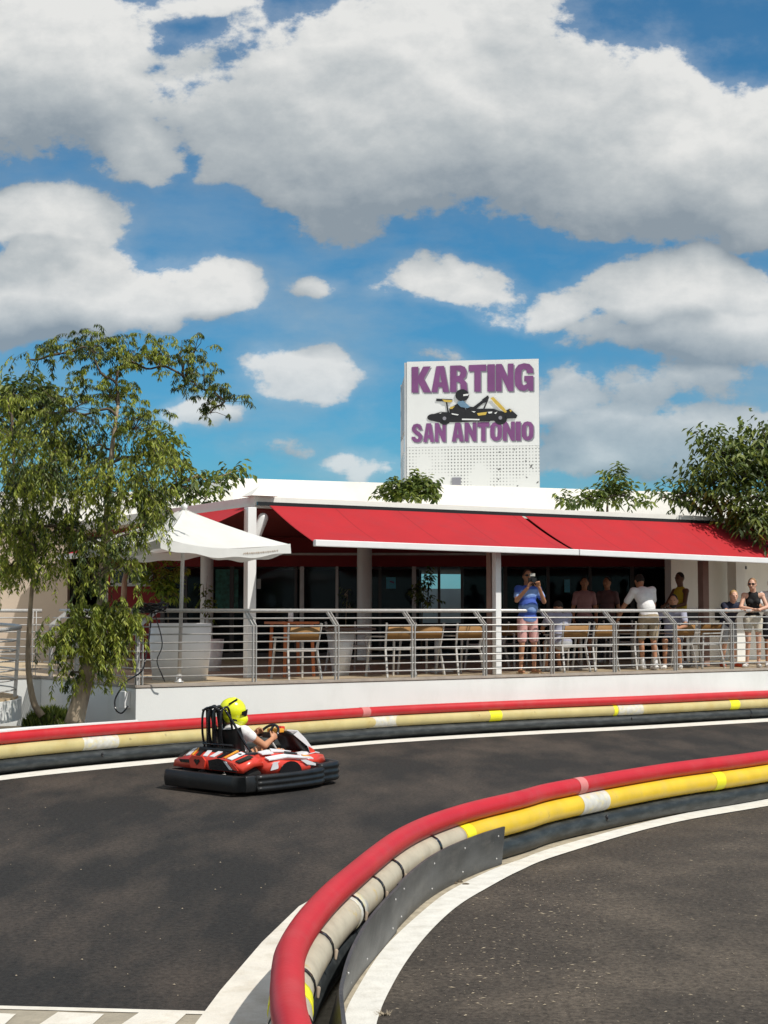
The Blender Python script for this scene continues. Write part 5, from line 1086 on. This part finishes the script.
# front fairing and nose
shell('front_fairing', 'black', [[(1.16, y, z) for y, z in ((-.13, .57), (.13, .57), (.13, .60), (-.13, .60))], [(1.26, y, z) for y, z in ((-.17, .52), (.17, .52), (.17, .585), (-.17, .585))], [(1.36, y, z) for y, z in ((-.18, .40), (.18, .40), (.17, .50), (-.17, .50))], [(1.46, y, z) for y, z in ((-.20, .26), (.20, .26), (.19, .36), (-.19, .36))]])
for s_ in (-1, 1):
    pf = [(1.15, .602, .135), (1.27, .592, .18), (1.37, .507, .19), (1.48, .37, .21)]; pi_ = [(1.15, .602, .075), (1.27, .592, .11), (1.37, .507, .12), (1.48, .37, .13)]
    mb = MB(); mb.prism([V((x, s_ * y, z + .004)) for x, z, y in pf] + [V((x, s_ * y, z + .004)) for x, z, y in pi_[::-1]], V((0, 0, 0)), V((0, 0, .010))); kp(mb, 'fairing_stripe', 'kwhite')
    mb = MB(); mb.prism([V((1.20, s_ * .185, .56)), V((1.27, s_ * .19, .594)), V((1.37, s_ * .20, .51)), V((1.50, s_ * .215, .36)), V((1.48, s_ * .215, .26)), V((1.40, s_ * .205, .42))], V((0, 0, 0)), V((0, s_ * .008, 0))); kp(mb, 'fairing_side', 'kwhite' if s_ < 0 else 'kred')
    mb = MB(); mb.prism([V((1.40, s_ * .222, .42)), V((1.47, s_ * .226, .385)), V((1.52, s_ * .23, .33)), V((1.50, s_ * .23, .27)), V((1.42, s_ * .222, .36))], V((0, 0, 0)), V((0, s_ * .006, 0))); kp(mb, 'fairing_flash', 'kred')
kp(MB().box((1.10, 0, .605), (.11, .17, .045)), 'dash_pod', 'korange', bevel=.01); kp(MB().box((1.17, .0, .625), (.06, .10, .05)), 'dash_light', 'kred', bevel=.01)
shell('nose', 'kred', [[(1.20, y, z) for y, z in ((-.33, .20), (.33, .20), (.30, .30), (.12, .34), (-.12, .34), (-.30, .30))], [(1.45, y, z) for y, z in ((-.34, .22), (.34, .22), (.30, .33), (.12, .36), (-.12, .36), (-.30, .33))], [(1.64, y, z) for y, z in ((-.26, .24), (.26, .24), (.22, .31), (.1, .325), (-.1, .325), (-.22, .31))]])
for s_ in (-1, 1):
    mb = MB(); mb.prism([V((1.24, s_ * .15, .345)), V((1.24, s_ * .27, .318)), V((1.46, s_ * .27, .347)), V((1.62, s_ * .18, .325)), V((1.62, s_ * .12, .33)), V((1.46, s_ * .16, .362))], V((0, 0, 0)), V((0, 0, .010))); kp(mb, 'livery_stripe', 'kwhite')
# the driver (person frame: y forward)
drv, J, HM = person('kart driver in a yellow helmet and white t-shirt holding the steering wheel', KM @ V((0, 0, 0)), (KM.to_3x3() @ V((1, 0, 0)))[:2], dict(
    pel=(0, .56, .24), che=(-.02, .49, .52), nec=(-.03, .47, .69), hea=(-.03, .50, .825), sL=(-.19, .50, .63), sR=(.145, .50, .63), eL=(-.26, .74, .50), eR=(.24, .71, .47), wL=(-.15, .90, .56), wR=(.16, .90, .53),
    hL=(-.09, .58, .22), hR=(.09, .58, .22), kL=(-.17, .98, .38), kR=(.20, .96, .38), aL=(-.13, 1.28, .17), aR=(.14, 1.28, .17), tL=(-.13, 1.38, .24), tR=(.14, 1.38, .24)),
    look=(.85, 1, -.22), h=1.76, skin='skin', top=('tee', 'tee_w', 'short'), bottom=('mini', 'short_khaki'), shoes='shoe_w', helmet=True, sleeve=.34, hands=dict(L=((.15, .6, .35), (.9, 0, -.3), 1.1, 1), R=((-.15, .6, .35), (-.9, 0, -.3), 1.1, 1)))
hc = J['hea'] + V((0, .0, .01)); b = MB(); b.ell(hc + HM @ V((0, -.018, .02)), (.128, .150, .142), HM, 28, 18); b.ell(hc + HM @ V((0, .065, -.06)), (.095, .105, .085), HM, 24, 14); b.ell(hc + HM @ V((0, -.02, -.05)), (.115, .125, .085), HM, 24, 14)
b.caps(hc + HM @ V((0, -.12, .09)), hc + HM @ V((0, -.02, .15)), .02, .02)
hm = addmesh('helmet', remesh(b, .009, 6), 'helmet', drv)
def hp(mb, nm, m): o = mb.build(nm, m); o.parent = hm; return o
vz = MB(); vs = []; n = 14
for i in range(n + 1):
    a = R(-54 + 108 * i / n)
    for zz, rr in ((-.030 + .022 * abs(i / n - .5) * 2, 1.045), (.056 - .030 * (abs(i / n - .5) * 2) ** 2, 1.035)):
        vs.append(hc + HM @ V((.136 * rr * math.sin(a), -.01 + .152 * rr * math.cos(a), zz)))
hp(vz.add(vs, [(2 * i, 2 * i + 2, 2 * i + 3, 2 * i + 1) for i in range(n)], True), 'visor', 'gloss_black')
for s_ in (-1, 1):
    hp(MB().bar(hc + HM @ V((.118 * s_, -.07, .085)), hc + HM @ V((.075 * s_, .01, .150)), .012, .020), 'helmet_vent', 'gloss_black'); hp(MB().bar(hc + HM @ V((.118 * s_, .0, -.072)), hc + HM @ V((.110 * s_, .045, -.078)), .010, .018), 'helmet_vent', 'gloss_black')
# ------------------------------------------------------------------ trees
def frame3(d):
    a, b = basis(d); return a, b
def leaf(mb, p, d, L_, w, droop=.3, nrm=None):
    d = d.normalized(); a = d.cross(V((random.uniform(-.6, .6), random.uniform(-.6, .6), 1))).normalized() * w
    m = p + d * L_ * .5 + V((0, 0, -.02 * L_)); e = p + d * L_ + V((0, 0, -droop * L_))
    o = len(mb.v); mb.v += [p, m + a, e, m - a]; mb.f.append((o, o + 1, o + 2, o + 3)); mb.sm.append(False)
def rdir(): 
    while 1:
        v = V((random.uniform(-1, 1), random.uniform(-1, 1), random.uniform(-1, 1)))
        if .05 < v.length < 1: return v.normalized()
def branch(mb, a, b, ra, rb, wig=.12, sag=0, n=6):
    L_ = (b - a).length; m1 = a.lerp(b, .33) + rdir() * wig * L_ + V((0, 0, .10 * L_)); m2 = a.lerp(b, .66) + rdir() * wig * L_ + V((0, 0, .06 * L_ - sag))
    pts = spline([a, m1, m2, b], 3); k = len(pts); mb.tube(pts, [ra + (rb - ra) * i / (k - 1) for i in range(k)], n, caps=False); return pts
def near_pt(pts, c): return min(pts, key=lambda p: (p - c).length + max(0, p.z - c.z) * .8)
def tree(name, label, base, trunk, r0, clumps, Y, s, mats, style, grp=None, cat='tree', bark='trunk'):
    """trunk: list of 3D points; clumps: (px, py, rx_px, ry_px, depth offset, twigs)"""
    t = thing(name, label, cat, base, 0, grp); wood = MB(); wood.tube(spline(trunk, 4), [r0 * (1 - .86 * i / (4 * (len(trunk) - 1))) for i in range(4 * (len(trunk) - 1) + 1)], 12)
    limb = MB(); lv = [MB() for _ in mats]; nodes = spline(trunk, 4)[4:]
    for (px, py, rx, ry, dy, nt_, *ex_) in clumps:
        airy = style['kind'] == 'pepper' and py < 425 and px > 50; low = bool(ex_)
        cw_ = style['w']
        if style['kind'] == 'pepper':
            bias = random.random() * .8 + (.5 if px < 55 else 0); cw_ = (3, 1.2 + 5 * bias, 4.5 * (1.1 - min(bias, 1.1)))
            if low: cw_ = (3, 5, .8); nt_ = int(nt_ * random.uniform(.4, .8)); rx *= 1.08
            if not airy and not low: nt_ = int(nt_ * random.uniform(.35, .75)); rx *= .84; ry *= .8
            if airy: nt_ = int(nt_ * .82); rx *= 1.12; ry *= 1.1
        c = A(px, py, Y + dy); rx_, rz_ = rx / s, ry / s; ry_ = (rx_ + rz_) * .5
        st = near_pt(nodes, c + V((0, 0, -rz_ * .4))); core = c + V((0, 0, -rz_ * .35)); pts = branch(limb, st, core, max(.014, min(.05, .018 * (core - st).length + .012)), .012); nodes += pts[3::2]
        nt_ = int(nt_ * style.get('f', 1))
        for k in range(nt_):
            d = rdir(); q = c + V((d.x * rx_, d.y * ry_, d.z * rz_)) * random.random() ** .4
            if style['kind'] == 'pepper':
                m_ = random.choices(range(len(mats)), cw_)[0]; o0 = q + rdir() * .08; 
                hl = random.uniform(.22, .62) * (.30 if airy else random.choice((.3, .5, .8)) if low else random.choice((.45, .6, .85))) ; out = V((random.uniform(-1, 1), random.uniform(-1, 1), .35 if airy else 0)) * (.2 if airy else .22)
                tw = [o0, o0 + out * .6 + V((0, 0, -hl * .22)), o0 + out + V((0, 0, -hl * .6)), o0 + out * 1.1 + V((0, 0, -hl))]
                if k % (3 if airy else 5) == 0: limb.tube([pts[-1], pts[-1].lerp(o0, .5) + rdir() * .05, o0], [.007, .005, .003], 3, caps=False)
                tp = spline(tw, 4); limb.tube(tp, .0022, 3, caps=False)
                for j in range(1, len(tp)):
                    for _ in range(style.get('nl', 2) + (1 if airy or low else 0)):
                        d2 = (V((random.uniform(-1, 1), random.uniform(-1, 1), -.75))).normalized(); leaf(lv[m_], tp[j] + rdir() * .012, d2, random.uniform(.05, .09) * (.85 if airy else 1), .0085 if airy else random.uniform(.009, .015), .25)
            else:
                m_ = random.choices(range(len(mats)), style['w'])[0]
                if k % 3 == 0: limb.tube([pts[-1], pts[-1].lerp(q, .5) + rdir() * .05 * rx_, q], [.010, .007, .003], 4, caps=False)
                td = (V((q.x - c.x, q.y - c.y, (q.z - c.z) * .5 + .15)) + rdir() * .3).normalized(); Lt = style.get('tl', .22)
                for j in range(style.get('nl', 6)):
                    p = q + td * Lt * (j / style.get('nl', 6)) ; sd_ = td.cross(V((0, 0, 1))).normalized() * (1 if j % 2 else -1)
                    d2 = (td * .5 + sd_ * .8 + V((0, 0, -style.get('dr', .45))) + rdir() * .35).normalized(); leaf(lv[m_], p, d2, random.uniform(.7, 1.2) * style['L'], style['w2'], .35)
    if style['kind'] == 'pepper': wood.build('trunk', bark, t); limb.build('branches', 'dtrunk', t)
    else: wood.add(limb.v, limb.f, True).build('trunk', bark, t)
    for mb, m in zip(lv, mats):
        if mb.v: mb.build('foliage', m, t, fix=False)
    return t
random.seed(21)
YT = 20.3; sT = F / YT
pst = dict(kind='pepper', w=(5, 3), nl=2)
tr = [A(74, 724, YT), A(79, 704, YT), A(86, 678, YT), A(96, 650, YT + .05), A(102, 610, YT + .05), A(104, 560, YT), A(108, 505, YT), A(112, 450, YT - .05), A(118, 405, YT)]
tree('pepper_tree', 'tall pepper tree with drooping fronds and a thick pale trunk beside the umbrella', tr[0], tr, .135,
     [(92, 345, 34, 18, 0, 60), (130, 350, 30, 20, .2, 60), (60, 350, 26, 10, -.1, 26), (30, 358, 18, 6, 0, 9), (160, 358, 20, 22, 0, 32), (185, 370, 16, 26, .2, 34), (205, 382, 20, 22, 0, 34), (225, 395, 14, 16, 0, 18), (195, 345, 12, 14, .1, 14), (210, 410, 16, 8, 0, 8),
      (110, 385, 30, 26, .3, 70), (70, 400, 36, 26, -.2, 80), (135, 420, 26, 22, -.3, 60), (155, 445, 22, 26, -.2, 70), (45, 430, 40, 30, 0, 110), (90, 440, 40, 34, .2, 150), (60, 470, 46, 34, -.3, 170), (25, 480, 32, 34, .3, 110), (110, 480, 36, 36, -.4, 170), (150, 490, 24, 30, -.2, 110),
      (95, 612, 34, 18, -.2, 80, 1), (66, 628, 26, 14, -.3, 60, 1), (112, 622, 28, 20, -.1, 80, 1), (60, 645, 14, 10, -.3, 16, 1), (95, 645, 24, 18, -.2, 60, 1), (118, 632, 18, 20, -.1, 40, 1), (72, 668, 8, 12, -.2, 12, 1), (104, 665, 10, 10, -.2, 16, 1), (130, 605, 14, 10, -.2, 20, 1),
      (20, 525, 34, 30, 0, 110), (70, 520, 40, 30, .2, 120), (105, 535, 30, 30, -.4, 110), (140, 525, 24, 26, -.5, 80), (40, 550, 40, 22, 0, 80), (10, 560, 22, 20, .1, 40), (92, 575, 16, 20, -.4, 40), (124, 560, 12, 14, -.5, 20)], YT, sT, ('pepper', 'pepper_y', 'pepper_d'), pst)
# the thin trunk with its own light crown
tr = [A(42, 716, YT + 1.1), A(33, 700, YT + 1.1), A(28, 660, YT + 1.1), A(31, 600, YT + 1.1), A(34, 560, YT + 1.1), A(30, 520, YT + 1.1), A(20, 480, YT + 1.1)]
tree('pepper_tree', 'thin curved pepper tree at the left edge with yellowish drooping fronds', tr[0], tr, .055,
     [(12, 430, 30, 26, 0, 80), (20, 470, 30, 26, 0, 80), (8, 510, 26, 26, .1, 90), (30, 540, 26, 20, .2, 50), (5, 565, 16, 22, 0, 40), (55, 560, 22, 16, .2, 34), (8, 395, 16, 16, .2, 24)], YT + 1.1, F / (YT + 1.1), ('pepper', 'pepper_y', 'pepper_d'), dict(kind='pepper', w=(3, 1), nl=2), bark='trunk')
# dark round tree further back
tree('dark_tree', 'dark dense tree top behind the pepper tree at the upper left', V((-9.6, 38, 0)), [V((-9.6, 38, 0)), V((-9.5, 38, 3)), V((-9.4, 38, 6))], .16, [(25, 395, 24, 18, 0, 90), (10, 405, 20, 20, .5, 70), (45, 405, 14, 16, 0, 40), (20, 440, 40, 26, .3, 90)], 38, F / 38, ('dleaf', 'mleaf'), dict(kind='broad', w=(4, 1), L=.20, w2=.05, nl=7, tl=.3), bark='dtrunk')
# broadleaf tree reaching out between pepper tree and roof
tree('leafy_tree', 'green broadleaf tree reaching out between the pepper tree and the roof corner', V((-4.6, 27.2, DZ)), [V((-4.6, 27.2, DZ)), V((-4.7, 27.2, 2.5)), A(150, 520, 27.2), A(170, 490, 27)], .07,
     [(232, 470, 13, 6, 0, 9), (215, 480, 16, 9, 0, 17), (192, 485, 16, 12, 0, 24), (175, 465, 14, 12, 0, 22), (205, 497, 16, 8, 0, 15), (165, 495, 16, 14, 0, 30), (160, 440, 14, 14, .2, 20), (140, 470, 20, 20, .2, 30), (172, 445, 8, 12, 0, 10)], 27, F / 27, ('mleaf', 'dleaf'), dict(kind='broad', w=(3, 2), L=.15, w2=.036, nl=6, dr=.6, tl=.26))
# bright shrub behind the umbrella pole, in the big planter's row
tree('shrub', 'bright yellow green shrub in the shade behind the umbrella pole', PX(170, 3.0, DZ), [PX(170, 3.0, DZ), PX(169, 3.0, 1.7), PX(167, 3.0, 2.3)], .02, [(152, 566, 12, 10, 0, 18), (166, 575, 14, 13, 0, 30), (160, 590, 13, 12, 0, 26), (176, 592, 8, 12, 0, 14), (150, 580, 8, 8, 0, 8)], PX(168, 3.0).y, F / PX(168, 3.0).y, ('bleaf', 'mleaf'), dict(kind='broad', w=(4, 1), L=.11, w2=.028, nl=7, tl=.2), cat='shrub', bark='dtrunk')
tree('climbing_plant', 'thin climbing plant on the left round column', V((fx(207, 32), 31.95, DZ)), [V((fx(207, 32), 31.95, DZ)), V((fx(206, 32), 31.9, 1.8)), V((fx(208, 32), 31.9, 2.7))], .015, [(204, 592, 5, 12, 0, 9), (208, 608, 6, 10, 0, 9)], 31.9, F / 31.9, ('mleaf',), dict(kind='broad', w=(1,), L=.10, w2=.028, nl=4), cat='plant', bark='dtrunk')
tree('potted_shrub', 'sparse tall shrub in front of the bright pane right of the round column', V((fx(421, 30), 30, DZ)), [V((fx(421, 30), 30, DZ)), V((fx(422, 30), 30, 1.8)), V((fx(424, 30), 30, 2.6))], .02, [(424, 585, 9, 8, 0, 12), (430, 577, 7, 6, 0, 7), (418, 597, 8, 8, 0, 9), (428, 600, 9, 7, 0, 8)], 30, 50, ('mleaf', 'dleaf'), dict(kind='broad', w=(1, 2), L=.11, w2=.03, nl=5), cat='shrub', bark='dtrunk')
tree('bare_shrub', 'thin bare shrub behind the glass left of the round column', V((fx(346, 31), 31, DZ)), [V((fx(346, 31), 31, DZ)), V((fx(346, 31), 31, 1.8)), V((fx(348, 31), 31, 2.4))], .014, [(345, 590, 7, 12, 0, 7), (350, 605, 7, 8, 0, 6)], 31, 48, ('dleaf',), dict(kind='broad', w=(1,), L=.07, w2=.012, nl=4), cat='shrub', bark='trunk')
# greenery on the roof
tree('roof_shrub', 'small round green shrub showing above the roof edge left of the sign', V((fx(408, 33.2), 33.2, 3.78)), [V((fx(408, 33.2), 33.2, 3.78)), V((fx(408, 33.2), 33.2, 4.1)), V((fx(409, 33.2), 33.2, 4.4))], .04, [(398, 489, 17, 8, 0, 40), (412, 482, 12, 7, 0, 26), (424, 487, 14, 8, 0, 34), (386, 494, 10, 5, 0, 14), (432, 494, 7, 5, 0, 10), (408, 494, 22, 6, 0, 34)], 33.2, F / 33.2, ('mleaf', 'dleaf'), dict(kind='broad', w=(3, 2), L=.15, w2=.04, nl=7, tl=.22), cat='shrub', bark='dtrunk')
tree('roof_shrub', 'sparse light green shrub rising above the roof edge right of the sign', V((fx(608, 31.5), 31.5, 3.78)), [V((fx(608, 31.5), 31.5, 3.78)), V((fx(608, 31.5), 31.5, 4.2)), V((fx(611, 31.5), 31.5, 4.6))], .035, [(612, 483, 12, 9, 0, 24), (604, 496, 16, 8, 0, 32), (575, 501, 16, 4, 0, 14), (590, 498, 14, 6, 0, 14), (625, 494, 14, 7, 0, 22), (636, 505, 12, 3, 0, 9), (618, 474, 8, 5, 0, 9), (564, 498, 7, 4, 0, 5)], 31.5, F / 31.5, ('mleaf', 'dleaf'), dict(kind='broad', w=(3, 1), L=.15, w2=.036, nl=6, tl=.25), cat='shrub', bark='dtrunk')
YR = 29.0
tb = V((fx(812, YR), YR, DZ))
tree('mulberry_tree', 'big dark leafy tree overhanging the right end of the awning', tb, [tb, tb + V((-.05, 0, 1.4)), A(800, 540, YR), A(775, 500, YR), A(760, 465, YR)], .13,
     [(758, 445, 26, 16, 0, 70), (720, 448, 20, 16, 0, 62), (703, 440, 10, 10, 0, 18), (735, 465, 30, 18, -.2, 120), (768, 470, 30, 24, .3, 140), (712, 478, 24, 18, 0, 95), (745, 495, 34, 20, -.3, 160), (690, 492, 16, 10, 0, 44), (672, 498, 14, 6, 0, 20), (662, 496, 8, 4, 0, 7), (720, 508, 26, 12, -.1, 90), (760, 520, 22, 14, -.5, 80), (745, 525, 14, 8, -.4, 34), (758, 535, 12, 6, -.6, 16), (785, 440, 20, 24, 0, 60), (800, 480, 26, 30, 0, 100), (764, 430, 12, 8, 0, 18), (742, 436, 8, 10, 0, 14), (790, 520, 24, 20, -.3, 70)], YR, F / YR, ('dleaf', 'mleaf'), dict(kind='broad', w=(5, 4), L=.165, w2=.034, nl=6, dr=.6, tl=.46, f=.62), bark='dtrunk')
